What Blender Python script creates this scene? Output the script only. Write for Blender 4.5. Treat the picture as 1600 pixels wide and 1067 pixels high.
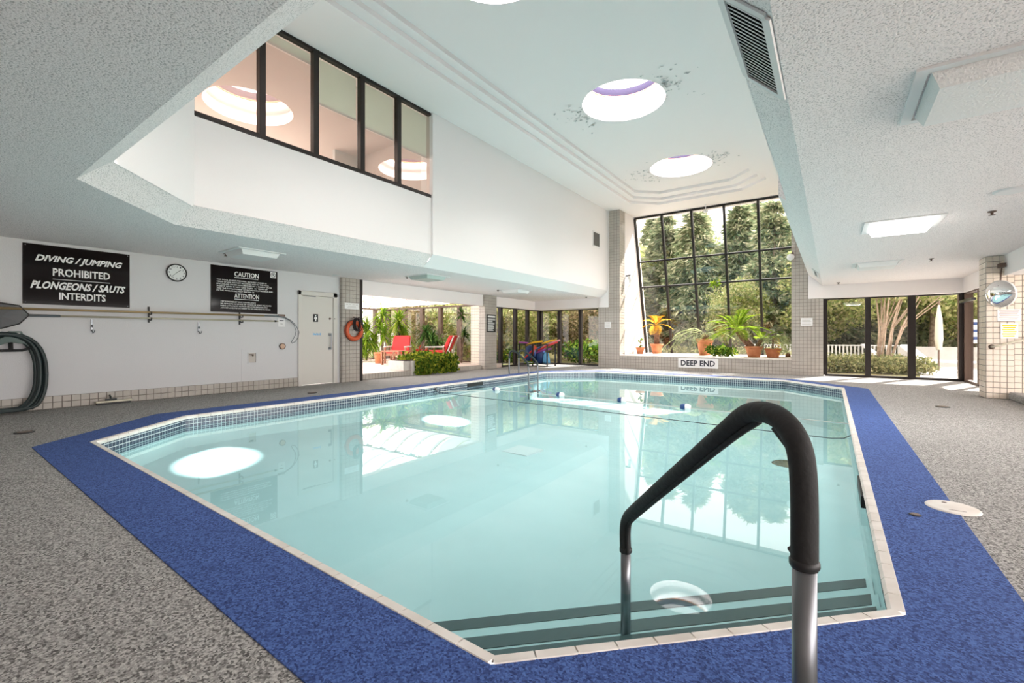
import bpy, math, random
import numpy as np
from mathutils import Vector, Matrix, Euler
for o in list(bpy.data.objects): bpy.data.objects.remove(o)
SC = bpy.context.scene; COL = SC.collection
PI = math.pi
# ---------------------------------------------------------------- camera, sky, sun, exposure
YAW = math.atan(500/702)
cd = bpy.data.cameras.new('camera'); cam = bpy.data.objects.new('camera', cd); COL.objects.link(cam)
cd.sensor_width = 36; cd.lens = 36*702/1600; cd.shift_y = -6.5/1600; cd.clip_start = .05; cd.clip_end = 500
cam.location = (0, 0, 1.1); cam.rotation_euler = (PI/2, 0, YAW); SC.camera = cam
W = bpy.data.worlds.new('world'); SC.world = W; W.use_nodes = True
bg = W.node_tree.nodes['Background']; bg.inputs[0].default_value = (1, .955, .94, 1); bg.inputs[1].default_value = 3.6
sd = bpy.data.lights.new('sun', 'SUN'); sun = bpy.data.objects.new('sun', sd); COL.objects.link(sun)
sd.energy = 15; sd.angle = .012; sd.color = (1, .97, .92)
sun.rotation_euler = Vector((.42, .94, 1.0)).to_track_quat('Z', 'Y').to_euler(); sun.location = (5, 12, 20)
SC.view_settings.view_transform = 'Standard'; SC.view_settings.look = 'None'
SC.view_settings.exposure = 0.56; SC.view_settings.gamma = 1; SC.view_settings.use_curve_mapping = False
def area(name, loc, sx, sy, power, rot=(0, 0, 0), color=(1, 1, 1), shape='RECTANGLE'):
    l = bpy.data.lights.new(name, 'AREA'); l.shape = shape; l.size = sx; l.size_y = sy; l.energy = power; l.color = color
    o = bpy.data.objects.new(name, l); COL.objects.link(o); o.location = loc; o.rotation_euler = rot; return o
SKYL = [(-3.5, 4.5), (-3.5, 8.85), (-3.5, 13.15)]
for i, (x, y) in enumerate(SKYL):
    area('skylight_fill', (x, y, 7.05), 1.4, 1.4, 200, shape='DISK', color=(1, .95, .93))  # lamps added above the domes to boost what comes through them
area('side_fill', (6.3, 4.5, 1.4), 15, 1.7, 360, (0, PI/2, 0), (1, .93, .91))  # unseen fill lamp added along the right side to brighten the hall
bpy.data.objects['side_fill'].rotation_euler = Vector((1, 0, -.12)).to_track_quat('Z', 'Y').to_euler()
# ---------------------------------------------------------------- pixel -> point on a known plane
def ray(u, v):
    r = (u-800)/702; return (-math.sin(YAW)+r*math.cos(YAW), math.cos(YAW)+r*math.sin(YAW), (527-v)/702)
def onZ(u, v, z=0.):
    d = ray(u, v); t = (z-1.1)/d[2]; return Vector((t*d[0], t*d[1], z))
def onX(u, v, x):
    d = ray(u, v); t = x/d[0]; return Vector((x, t*d[1], 1.1+t*d[2]))
def onY(u, v, y):
    d = ray(u, v); t = y/d[1]; return Vector((t*d[0], y, 1.1+t*d[2]))
# ---------------------------------------------------------------- materials
def nt(name):
    m = bpy.data.materials.new(name); m.use_nodes = True; t = m.node_tree
    return m, t, t.nodes['Principled BSDF'], t.nodes['Material Output']
def c4(c): return (c[0], c[1], c[2], 1)
def mat(name, col, rough=.5, metal=0., spec=.5, col2=None, scale=20, bump=0, bscale=None, detail=4, lo=.35, hi=.65, voronoi=False):
    m, t, b, out = nt(name); N = t.nodes; Lk = t.links
    b.inputs['Base Color'].default_value = c4(col); b.inputs['Roughness'].default_value = rough
    b.inputs['Metallic'].default_value = metal; b.inputs['Specular IOR Level'].default_value = spec
    tc = N.new('ShaderNodeNewGeometry')
    if voronoi:
        n = N.new('ShaderNodeTexVoronoi'); n.inputs['Scale'].default_value = scale; Lk.new(tc.outputs['Position'], n.inputs['Vector'])
        sp = N.new('ShaderNodeSeparateColor'); Lk.new(n.outputs['Color'], sp.inputs[0])
        r = N.new('ShaderNodeValToRGB'); r.color_ramp.elements[0].color = c4(col); r.color_ramp.elements[1].color = c4(col2)
        r.color_ramp.elements[0].position = lo; r.color_ramp.elements[1].position = hi
        Lk.new(sp.outputs[0], r.inputs['Fac']); Lk.new(r.outputs['Color'], b.inputs['Base Color'])
    elif col2:
        n = N.new('ShaderNodeTexNoise'); n.inputs['Scale'].default_value = scale; n.inputs['Detail'].default_value = detail
        Lk.new(tc.outputs['Position'], n.inputs['Vector'])
        r = N.new('ShaderNodeValToRGB'); r.color_ramp.elements[0].color = c4(col); r.color_ramp.elements[1].color = c4(col2)
        r.color_ramp.elements[0].position = lo; r.color_ramp.elements[1].position = hi
        Lk.new(n.outputs['Fac'], r.inputs['Fac']); Lk.new(r.outputs['Color'], b.inputs['Base Color'])
    if bump:
        n2 = N.new('ShaderNodeTexNoise'); n2.inputs['Scale'].default_value = bscale or scale; n2.inputs['Detail'].default_value = 3
        Lk.new(tc.outputs['Position'], n2.inputs['Vector'])
        bp = N.new('ShaderNodeBump'); bp.inputs['Strength'].default_value = bump; bp.inputs['Distance'].default_value = .02
        Lk.new(n2.outputs['Fac'], bp.inputs['Height']); Lk.new(bp.outputs['Normal'], b.inputs['Normal'])
    return m
def emat(name, col, s):
    m, t, b, out = nt(name); b.inputs['Base Color'].default_value = c4(col)
    b.inputs['Emission Color'].default_value = c4(col); b.inputs['Emission Strength'].default_value = s; return m
def glassmat(name, tint, ior=1.5, gtint=(1, 1, 1), extra=0.):
    m = bpy.data.materials.new(name); m.use_nodes = True; t = m.node_tree; t.nodes.clear(); N = t.nodes; Lk = t.links
    o = N.new('ShaderNodeOutputMaterial'); mx = N.new('ShaderNodeMixShader'); tr = N.new('ShaderNodeBsdfTransparent')
    gl = N.new('ShaderNodeBsdfGlossy'); gl.inputs['Roughness'].default_value = 0.0; gl.inputs['Color'].default_value = c4(gtint)
    tr.inputs['Color'].default_value = c4(tint)
    fr = N.new('ShaderNodeFresnel'); fr.inputs['IOR'].default_value = ior
    geo = N.new('ShaderNodeNewGeometry'); bk = N.new('ShaderNodeMath'); bk.operation = 'MULTIPLY'
    ad = N.new('ShaderNodeMath'); ad.operation = 'ADD'; ad.inputs[1].default_value = extra; ad.use_clamp = True
    iv = N.new('ShaderNodeMath'); iv.operation = 'SUBTRACT'; iv.inputs[0].default_value = 1
    Lk.new(fr.outputs[0], ad.inputs[0]); Lk.new(geo.outputs['Backfacing'], iv.inputs[1])
    Lk.new(ad.outputs[0], bk.inputs[0]); Lk.new(iv.outputs[0], bk.inputs[1]); Lk.new(bk.outputs[0], mx.inputs[0])
    Lk.new(tr.outputs[0], mx.inputs[1]); Lk.new(gl.outputs[0], mx.inputs[2]); Lk.new(mx.outputs[0], o.inputs[0]); return m
def leafmat(name, cols, trans=.45):
    m = bpy.data.materials.new(name); m.use_nodes = True; t = m.node_tree; t.nodes.clear(); N = t.nodes; Lk = t.links
    o = N.new('ShaderNodeOutputMaterial'); mx = N.new('ShaderNodeMixShader'); d = N.new('ShaderNodeBsdfDiffuse'); tr = N.new('ShaderNodeBsdfTranslucent')
    g = N.new('ShaderNodeNewGeometry'); r = N.new('ShaderNodeValToRGB'); mx.inputs[0].default_value = trans
    e = r.color_ramp.elements
    for i, c in enumerate(cols):
        p = i/(len(cols)-1) if len(cols) > 1 else 0
        if i < 2: e[i].position = p; e[i].color = c4(c)
        else: k = e.new(p); k.color = c4(c)
    Lk.new(g.outputs['Random Per Island'], r.inputs[0]); Lk.new(r.outputs[0], d.inputs[0]); Lk.new(r.outputs[0], tr.inputs[0])
    Lk.new(d.outputs[0], mx.inputs[1]); Lk.new(tr.outputs[0], mx.inputs[2]); Lk.new(mx.outputs[0], o.inputs[0]); return m
M = {}
M['white'] = mat('white_paint', (.91, .855, .845), .75, bump=.06, bscale=60)
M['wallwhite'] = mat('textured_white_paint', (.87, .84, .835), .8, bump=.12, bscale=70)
M['lowwall'] = mat('low_wall_grey', (.66, .655, .66), .8, bump=.12, bscale=70)  # the wall finish in a greyer tone for the low left wall
M['popcorn'] = mat('popcorn_ceiling', (.56, .515, .505), .95, col2=(.95, .88, .865), scale=95, detail=3, lo=.36, hi=.47, bump=.45, bscale=95)
M['carpet'] = mat('grey_pebble_carpet', (.07, .067, .063), .95, col2=(.52, .50, .475), scale=130, lo=.0, hi=1.0, bump=.3, bscale=120, voronoi=True)
M['blue'] = mat('blue_carpet', (.012, .03, .13), .95, col2=(.075, .15, .42), scale=130, lo=.0, hi=1.0, bump=.3, bscale=130, voronoi=True)
M['grout'] = mat('grout', (.20, .175, .155), .9)
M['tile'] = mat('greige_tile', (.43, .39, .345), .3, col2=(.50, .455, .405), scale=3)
M['tilelit'] = mat('sunlit_tile', (.72, .62, .52), .3, col2=(.78, .68, .58), scale=3)  # lighter, warmer copy of the column tile; sunlight put into its colour
M['mosaic'] = mat('blue_grey_mosaic', (.03, .042, .07), .15, col2=(.09, .12, .17), scale=30)
M['mgrout'] = mat('pale_mosaic_grout', (.62, .68, .70), .8)
M['coping'] = mat('cream_coping', (.66, .60, .54), .5, col2=(.78, .73, .68), scale=5)
M['plaster'] = mat('pool_plaster', (.56, .67, .665), .8, col2=(.61, .71, .705), scale=1.5)
M['stripe'] = mat('dark_step_tile', (.035, .06, .06), .5)
M['bronze'] = mat('dark_bronze_metal', (.022, .016, .014), .4, metal=.3)
M['brown'] = mat('brown_frame', (.12, .075, .055), .5)
M['black'] = mat('black_plastic', (.012, .012, .013), .5)
M['ductblack'] = mat('duct_black', (.006, .006, .006), 1, spec=0)
M['foam'] = mat('black_foam', (.012, .012, .012), .75, bump=.2, bscale=40)
M['steel'] = mat('stainless_steel', (.20, .21, .225), .36, metal=1)
M['signblack'] = mat('gloss_black_sign', (.006, .003, .003), .08, spec=.22)
M['letter'] = mat('white_lettering', (.85, .85, .83), .5)
M['ink'] = mat('dark_ink', (.015, .016, .03), .6)
M['signwhite'] = mat('white_sign', (.85, .84, .83), .5)
M['yellow'] = mat('yellow_print', (.85, .66, .02), .6)
M['pink'] = mat('faded_print', (.55, .40, .36), .6)
M['door'] = mat('cream_door', (.66, .63, .58), .55)
M['green'] = mat('dark_green_plastic', (.012, .06, .045), .4)
M['hose'] = mat('dark_hose', (.016, .03, .03), .45)
M['orange'] = mat('orange_ring', (.62, .10, .03), .5)
M['rope'] = mat('dark_rope', (.03, .02, .02), .8)
M['brass'] = mat('bronze_pole', (.36, .26, .13), .35, metal=.5)
M['alu'] = mat('champagne_pole', (.50, .47, .36), .35, metal=.4)
M['cork'] = mat('tan_disc', (.62, .42, .30), .6)
M['net'] = glassmat('net_mesh', (.45, .45, .46), 1.0)
M['terra'] = mat('terracotta', (.50, .17, .07), .8, col2=(.62, .25, .12), scale=6)
M['soil'] = mat('soil', (.05, .03, .02), 1)
M['trunk'] = mat('palm_trunk', (.10, .05, .03), .95, col2=(.24, .13, .08), scale=25, bump=.6)
M['bark'] = mat('bark', (.16, .11, .08), .95, col2=(.34, .26, .20), scale=9)
M['barkpale'] = mat('pale_bark', (.34, .24, .17), .95, col2=(.52, .40, .30), scale=9)
M['red'] = mat('red_cushion', (.62, .03, .03), .8)
M['wood'] = mat('reddish_wood', (.26, .10, .05), .5, col2=(.36, .16, .09), scale=8)
M['pinkfloor'] = mat('sunroom_tile', (.62, .50, .43), .6, col2=(.68, .56, .49), scale=2)
M['sail'] = leafmat('white_sail', [(.93, .90, .88), (.93, .90, .88)], .55)
M['dial'] = mat('clock_dial', (.80, .82, .80), .6)
M['lens'] = mat('prismatic_lens', (.86, .85, .84), .3, bump=.5, bscale=70)
M['lensgreen'] = mat('green_tinted_lens', (.50, .60, .56), .25, bump=.7, bscale=45)
M['lenson'] = emat('lit_lens', (1, .98, .94), 3.0)
M['fixture'] = mat('fixture_white', (.78, .77, .765), .5)
M['glass'] = glassmat('clear_glass', (.88, .87, .86), 1.5)
M['gglass'] = glassmat('bronze_coated_glass', (.86, .83, .80), 1.5, (1, .86, .80), .26)
M['skyglass'] = glassmat('skylight_dome', (.95, .95, .96), 1.2)
M['water'] = glassmat('pool_water', (.775, .945, .96), 1.33, (.97, 1, 1))
M['blind'] = leafmat('pale_green_blind', [(.82, .93, .86), (.82, .93, .86)], .5)
M['warm'] = mat('warm_plaster', (.58, .48, .43), .9)
M['purple'] = mat('violet_ring', (.022, .019, .033), .9, spec=0)
M['flake'] = mat('peeling_paint', (.34, .34, .34), .9, col2=(.7, .7, .69), scale=20)
M['grass'] = mat('garden_ground', (.10, .12, .03), 1, col2=(.26, .20, .09), scale=1.6)
M['patio'] = mat('pale_patio', (.62, .60, .58), .9)
M['fence'] = mat('white_fence', (.72, .72, .70), .7)
M['pale'] = mat('pale_render', (.50, .48, .45), .9, col2=(.60, .57, .53), scale=2)
M['lounge'] = mat('white_lounger', (.75, .76, .82), .6)
M['canvas'] = mat('cream_canvas', (.58, .54, .43), .9)
M['mirror'] = mat('convex_mirror', (.92, .92, .92), .02, metal=1)
M['bluep'] = mat('navy_plastic', (.02, .06, .20), .4)
M['noodley'] = mat('yellow_foam', (.85, .50, .02), .8)
M['noodlep'] = mat('violet_foam', (.30, .06, .30), .8)
M['noodler'] = mat('red_foam', (.70, .06, .06), .8)
M['noodlek'] = mat('pink_foam', (.80, .35, .40), .8)
M['skyblue'] = mat('sky_blue_print', (.15, .45, .75), .6)
M['concrete'] = mat('concrete', (.55, .52, .48), .9, col2=(.62, .59, .55), scale=8)
M['l_con'] = leafmat('conifer_needles', [(.11, .16, .085), (.23, .29, .16), (.40, .42, .25), (.60, .57, .40)], .4)
M['l_fall'] = leafmat('autumn_leaves', [(.16, .17, .08), (.36, .31, .17), (.54, .45, .28), (.38, .28, .19)], .45)
M['l_yel'] = leafmat('yellow_green_leaves', [(.20, .27, .09), (.38, .45, .16), (.60, .58, .27), (.56, .50, .31)], .5)
M['l_green'] = leafmat('green_leaves', [(.02, .06, .012), (.06, .14, .02), (.14, .24, .03), (.35, .42, .06)], .4)
M['l_ivy'] = leafmat('ivy_leaves', [(.03, .07, .012), (.08, .16, .02), (.22, .28, .03), (.50, .50, .06)], .3)
M['l_hedge'] = leafmat('hedge_leaves', [(.14, .17, .08), (.26, .28, .13), (.40, .40, .20), (.50, .44, .24)], .4)
M['l_palm'] = leafmat('palm_leaflets', [(.07, .16, .02), (.20, .32, .03), (.38, .46, .05)], .5)
M['l_dry'] = leafmat('dry_orange_leaflets', [(.62, .22, .03), (.75, .36, .04), (.80, .55, .08), (.42, .34, .05)], .5)
M['l_dark'] = leafmat('dark_leaflets', [(.02, .06, .015), (.06, .13, .03), (.14, .22, .06)], .4)
M['l_frond'] = leafmat('grey_green_leaflets', [(.14, .20, .09), (.30, .36, .17), (.46, .48, .26)], .5)
M['l_red'] = leafmat('red_bracts', [(.20, .02, .02), (.45, .06, .04), (.10, .05, .02)], .3)
# ---------------------------------------------------------------- mesh builder
WL = {}
def wl(o): return WL.get(o.name, Vector((0, 0, 0))) if o else Vector((0, 0, 0))
class MB:
    def __init__(s): s.v = []; s.f = []
    def add(s, vs, fs):
        n = len(s.v); s.v += [tuple(p) for p in vs]; s.f += [tuple(i+n for i in f) for f in fs]; return s
    def box(s, a, b):
        x0, y0, z0 = [min(p, q) for p, q in zip(a, b)]; x1, y1, z1 = [max(p, q) for p, q in zip(a, b)]
        return s.add([(x0, y0, z0), (x1, y0, z0), (x1, y1, z0), (x0, y1, z0), (x0, y0, z1), (x1, y0, z1), (x1, y1, z1), (x0, y1, z1)],
                     [(3, 2, 1, 0), (4, 5, 6, 7), (0, 1, 5, 4), (1, 2, 6, 5), (2, 3, 7, 6), (3, 0, 4, 7)])
    def bar(s, p, q, w, d, n):
        p = Vector(p); q = Vector(q); n = Vector(n).normalized(); t = (q-p).normalized(); sd = t.cross(n).normalized(); n = sd.cross(t)
        vs = []
        for c in (p, q):
            for a, b in ((-1, -1), (1, -1), (1, 1), (-1, 1)): vs.append(c+sd*(a*w/2)+n*(b*d/2))
        return s.add(vs, [(3, 2, 1, 0), (4, 5, 6, 7), (0, 1, 5, 4), (1, 2, 6, 5), (2, 3, 7, 6), (3, 0, 4, 7)])
    def tube(s, pts, r, n=10, cap=True):
        pts = [Vector(p) for p in pts]; rs = r if isinstance(r, (list, tuple)) else [r]*len(pts)
        t0 = (pts[1]-pts[0]).normalized(); up = Vector((0, 0, 1)) if abs(t0.z) < .9 else Vector((1, 0, 0))
        u = t0.cross(up).normalized(); vs = []
        for i, p in enumerate(pts):
            t = (pts[min(i+1, len(pts)-1)]-pts[max(i-1, 0)]).normalized()
            u = (u-t*u.dot(t)).normalized(); w = t.cross(u)
            for k in range(n):
                a = 2*PI*k/n; vs.append(p+(u*math.cos(a)+w*math.sin(a))*rs[i])
        fs = [(i*n+k, i*n+(k+1) % n, (i+1)*n+(k+1) % n, (i+1)*n+k) for i in range(len(pts)-1) for k in range(n)]
        if cap: fs += [tuple(range(n-1, -1, -1)), tuple((len(pts)-1)*n+k for k in range(n))]
        return s.add(vs, fs)
    def lathe(s, prof, c, n=24, axis='Z'):
        vs = []
        for r, h in prof:
            for k in range(n):
                a = 2*PI*k/n; x, y = r*math.cos(a), r*math.sin(a)
                p = (x, y, h) if axis == 'Z' else ((h, x, y) if axis == 'X' else (y, h, x))
                vs.append((c[0]+p[0], c[1]+p[1], c[2]+p[2]))
        fs = [(i*n+k, i*n+(k+1) % n, (i+1)*n+(k+1) % n, (i+1)*n+k) for i in range(len(prof)-1) for k in range(n)]
        return s.add(vs, fs)
    def prism(s, poly, z0, z1):
        n = len(poly); vs = [(p[0], p[1], z0) for p in poly]+[(p[0], p[1], z1) for p in poly]
        return s.add(vs, [tuple(range(n-1, -1, -1)), tuple(range(n, 2*n))]+[(i, (i+1) % n, n+(i+1) % n, n+i) for i in range(n)])
    def quad(s, *ps): return s.add(ps, [tuple(range(len(ps)))])
    def build(s, name, m, parent=None, smooth=False, bevel=0):
        me = bpy.data.meshes.new(name)
        if parent: o0 = wl(parent)
        else:
            a = np.array(s.v); o0 = Vector(((a[:, 0].min()+a[:, 0].max())/2, (a[:, 1].min()+a[:, 1].max())/2, a[:, 2].min()))
        me.from_pydata([(p[0]-o0[0], p[1]-o0[1], p[2]-o0[2]) for p in s.v], [], s.f); me.update()
        return link(name, me, m, parent, o0, smooth, bevel)
def link(name, me, m, parent, o0, smooth=False, bevel=0):
    if m is not None: me.materials.append(M[m] if isinstance(m, str) else m)
    o = bpy.data.objects.new(name, me); COL.objects.link(o)
    if parent: o.parent = parent; WL[o.name] = Vector(o0)
    else: o.location = o0; WL[o.name] = Vector(o0)
    if smooth: me.polygons.foreach_set('use_smooth', [True]*len(me.polygons))
    if bevel:
        b = o.modifiers.new('bevel', 'BEVEL'); b.width = bevel; b.segments = 2; b.limit_method = 'ANGLE'
    return o
def thing(name, loc, label, cat, group=None, kind=None):
    o = bpy.data.objects.new(name, None); COL.objects.link(o); o.location = loc; WL[o.name] = Vector(loc); o.empty_display_size = .1
    return tag(o, label, cat, group, kind)
def tag(o, label=None, cat=None, group=None, kind=None):
    if label: o['label'] = label
    if cat: o['category'] = cat
    if group: o['group'] = group
    if kind: o['kind'] = kind
    return o
def struct(name, mb, m, **k): return tag(mb.build(name, m, None, **k), kind='structure')
def sroot(name, loc): return thing(name, loc, None, None, None, 'structure')
def stuff(o): o['kind'] = 'stuff'; return o
# text mapped into a plane: o = left end of baseline, u right, v up
def text(body, name, o, u, v, width, height, m, parent, shear=0, bold=0, depth=.003, align='LEFT'):
    c = bpy.data.curves.new('t', 'FONT'); c.body = body; c.shear = shear; c.offset = bold; c.extrude = .01; c.resolution_u = 2
    t = bpy.data.objects.new('t', c); COL.objects.link(t); me = bpy.data.meshes.new_from_object(t)
    bpy.data.objects.remove(t); bpy.data.curves.remove(c)
    n = len(me.vertices); a = np.empty(n*3); me.vertices.foreach_get('co', a); a = a.reshape(n, 3)
    mn = a.min(0); mx = a.max(0); sy = height/(mx[1]-mn[1]); sx = width/(mx[0]-mn[0]) if width else sy
    u = Vector(u); v = Vector(v); w = u.cross(v); p0 = wl(parent); o = Vector(o)
    q = np.array(o-p0)+np.outer((a[:, 0]-mn[0])*sx, u)+np.outer((a[:, 1]-mn[1])*sy, v)+np.outer((a[:, 2]+.01)/.02*depth, w)
    me.vertices.foreach_set('co', q.ravel()); me.update(); me.name = name
    return link(name, me, m, parent, p0)
def npmesh(name, V, F, m, parent, o0=None):
    o0 = wl(parent) if parent else (o0 or Vector((0, 0, 0)))
    V = np.asarray(V, dtype=np.float32)-np.array(o0, dtype=np.float32); k = F.shape[1]
    me = bpy.data.meshes.new(name); me.vertices.add(len(V)); me.vertices.foreach_set('co', V.ravel())
    me.loops.add(F.size); me.loops.foreach_set('vertex_index', F.ravel().astype(np.int32))
    me.polygons.add(len(F)); me.polygons.foreach_set('loop_start', np.arange(0, F.size, k, dtype=np.int32))
    me.polygons.foreach_set('loop_total', np.full(len(F), k, dtype=np.int32)); me.update(calc_edges=True)
    return link(name, me, m, parent, o0)
def leaves(C, L, Wd, rng, dirs=None, flat=0.):
    n = len(C)
    if dirs is None: dirs = rng.normal(size=(n, 3)); dirs[:, 2] -= flat
    d = dirs/np.linalg.norm(dirs, axis=1)[:, None]; r = rng.normal(size=(n, 3)); s = np.cross(d, r); s /= np.linalg.norm(s, axis=1)[:, None]+1e-9
    l = (L*(.6+.8*rng.random(n)))[:, None]; w = (Wd*(.6+.8*rng.random(n)))[:, None]
    V = np.stack([C, C+d*l*.45+s*w*.5, C+d*l, C+d*l*.45-s*w*.5], 1).reshape(-1, 3)
    return V, np.arange(4*n).reshape(n, 4)
# individual tiles on a plane: o lower-left corner, u, v, n
TILE = {}
def tile_mesh(w, h, d, u, v, n, m):
    key = (round(w, 4), round(h, 4), tuple(u), tuple(n), m)
    if key not in TILE:
        b = MB(); u, v, n = Vector(u), Vector(v), Vector(n); e = min(.004, w*.08)
        p = [u*0, u*w, u*w+v*h, v*h]; q = [u*e+v*e, u*(w-e)+v*e, u*(w-e)+v*(h-e), u*e+v*(h-e)]
        b.add(p+[x+n*d for x in q], [(4, 5, 6, 7), (0, 1, 5, 4), (1, 2, 6, 5), (2, 3, 7, 6), (3, 0, 4, 7)])
        me = bpy.data.meshes.new('tile'); me.from_pydata([tuple(x) for x in b.v], [], b.f); me.materials.append(M[m]); TILE[key] = me
    return TILE[key]
def tiles(parent, o, u, v, n, W_, H_, s, m, gap=.007, name='tile', sv=None):
    o, u, v, n = Vector(o), Vector(u), Vector(v), Vector(n); sv = sv or s
    nu = max(1, round(W_/s)); nv = max(1, round(H_/sv)); su, s2 = W_/nu, H_/nv
    me = tile_mesh(su-gap, s2-gap, .006, u, v, n, m); p0 = wl(parent)
    for i in range(nu):
        for j in range(nv):
            t = bpy.data.objects.new(name, me); COL.objects.link(t); t.parent = parent
            t.location = o+u*(i*su+gap/2)+v*(j*s2+gap/2)-p0
def tile_sheet(mb, o, u, v, n, W_, H_, s, gap=.007, d=.005):
    o, u, v, n = Vector(o), Vector(u), Vector(v), Vector(n)
    nu = max(1, round(W_/s)); nv = max(1, round(H_/s)); su, s2 = W_/nu, H_/nv; e = .002
    for i in range(nu):
        for j in range(nv):
            c = o+u*(i*su+gap/2)+v*(j*s2+gap/2); w, h = su-gap, s2-gap
            p = [c, c+u*w, c+u*w+v*h, c+v*h]; q = [c+u*e+v*e+n*d, c+u*(w-e)+v*e+n*d, c+u*(w-e)+v*(h-e)+n*d, c+u*e+v*(h-e)+n*d]
            mb.add(p+q, [(4, 5, 6, 7), (0, 1, 5, 4), (1, 2, 6, 5), (2, 3, 7, 6), (3, 0, 4, 7)])
X_, Y_, Z_ = Vector((1, 0, 0)), Vector((0, 1, 0)), Vector((0, 0, 1))
# ================================================================ SETTING: floor and pool
POOL = [(-6.31, 1.285), (-.937, 1.203), (.217, 2.351), (.2, 12.06), (-1.0, 13.42), (-6.2, 13.3), (-7.38, 12.2), (-7.33, 2.45)]
def offset(poly, d):
    n = len(poly); out = []
    for i in range(n):
        a, b, c = Vector(poly[i-1]), Vector(poly[i]), Vector(poly[(i+1) % n])
        e1 = (b-a).normalized(); e2 = (c-b).normalized(); n1 = Vector((e1.y, -e1.x)); n2 = Vector((e2.y, -e2.x))
        k = (n1+n2); k = k/k.dot(n1); out.append(tuple(b+k*d))
    return out
COP = offset(POOL, .02); BLU = offset(POOL, .43); BLU[7] = (-7.86, 2.28); BLU[6] = (-7.82, 12.4); BLU[0] = (-6.5, .87)
def ring(mb, A, B, z0, z1):
    n = len(A); mb.add([(p[0], p[1], z0) for p in A]+[(p[0], p[1], z1) for p in B], [(i, (i+1) % n, n+(i+1) % n, n+i) for i in range(n)])
FX0, FX1, FY0, FY1 = -10.1, 6.5, -3.5, 16.2
RECT = [(-6.5, FY0), (-1.0, FY0), (FX1, 2.2), (FX1, 12.2), (-.9, FY1), (-6.2, FY1), (FX0, 12.4), (FX0, 2.3)]
b = MB(); ring(b, RECT, BLU, 0, 0)
for k, c in ((1, (FX1, FY0)), (3, (FX1, FY1)), (5, (FX0, FY1)), (7, (FX0, FY0))):
    a, d = RECT[k], RECT[(k+1) % 8]; b.quad((a[0], a[1], 0), (c[0], c[1], 0), (d[0], d[1], 0))
b.f = [tuple(reversed(f)) if (Vector(b.v[f[1]])-Vector(b.v[f[0]])).cross(Vector(b.v[f[2]])-Vector(b.v[f[0]])).z < 0 else f for f in b.f]
floor = struct('floor', b, 'carpet')
pool = thing('swimming_pool', (-3.5, 7.3, -1.0), 'eight sided indoor swimming pool with aqua water and cream edge tiles', 'swimming pool')
b = MB(); ring(b, BLU, COP, .006, .006); ring(b, BLU, BLU, 0, .006)
bc = b.build('carpet_border', 'blue', pool); bc['label'] = 'blue carpet border around the pool'
INN = offset(POOL, .004)
def zf(y, x=-3.): return -.62+.18*max(0, min(1, -x/7.35))-.38*max(0, min(1, (y-3.5)/9.5))
b = MB(); n = 8
b.add([(p[0], p[1], 0) for p in INN]+[(p[0], p[1], zf(p[1], p[0])) for p in INN], [(i, n+i, n+(i+1) % n, (i+1) % n) for i in range(n)])
q = [(p[0], p[1], zf(p[1], p[0])) for p in INN]; b.add([q[0], q[1], q[2], q[7]], [(0, 1, 2), (0, 2, 3)])
c7, c2_ = q[7], q[2]; mids = [((c7[0]+(q[6][0]-c7[0])*f, c7[1]+(q[6][1]-c7[1])*f, 0), (c2_[0]+(q[3][0]-c2_[0])*f, c2_[1]+(q[3][1]-c2_[1])*f, 0)) for f in (0, .1, .3, .5, .7, .9, 1)]
for (a, c), (d, e) in zip(mids, mids[1:]): b.quad(*[(p[0], p[1], zf(p[1], p[0])) for p in (a, c, e, d)])
b.quad(q[6], q[3], q[4], q[5])
b.build('basin', 'plaster', pool)
# waterline mosaic (four rows of small tiles)
b = MB(); g = MB()
for i in range(8):
    p = Vector((*POOL[i], 0)); q = Vector((*POOL[(i+1) % 8], 0)); u = (q-p).normalized(); nn = Vector((-u.y, u.x, 0))
    tile_sheet(b, p-Z_*.215+nn*.001, u, Z_, nn, (q-p).length, .205, .0512, .008, .004)
    g.quad(p-Z_*.215+nn*.0008, q-Z_*.215+nn*.0008, q-Z_*.005+nn*.0008, p-Z_*.005+nn*.0008)
g.build('mosaic_grout', 'mgrout', pool); stuff(b.build('mosaic_tiles', 'mosaic', pool))
# coping: one object per tile
COPM = {}
for i in range(8):
    p = Vector((*POOL[i], 0)); q = Vector((*POOL[(i+1) % 8], 0)); u = (q-p).normalized(); nn = Vector((-u.y, u.x, 0)); L = (q-p).length
    k = max(1, round(L/.155)); st = L/k; w = st-.006
    c = MB(); prof = [(.03, -.035), (.034, -.012), (.022, .006), (-.02, .010), (-.024, .002)]
    for e in (0, w): c.v += [tuple(u*e+nn*a+Z_*z) for a, z in prof]
    c.f = [(j, j+1, 6+j, 5+j) for j in range(4)]+[(4, 3, 2, 1, 0), (5, 6, 7, 8, 9)]
    me = bpy.data.meshes.new('coping_tile'); me.from_pydata(c.v, [], c.f); me.materials.append(M['coping'])
    for j in range(k):
        t = bpy.data.objects.new('coping_tile', me); COL.objects.link(t); t.parent = pool; t.location = p+u*(j*st+.003)-wl(pool)
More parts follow.
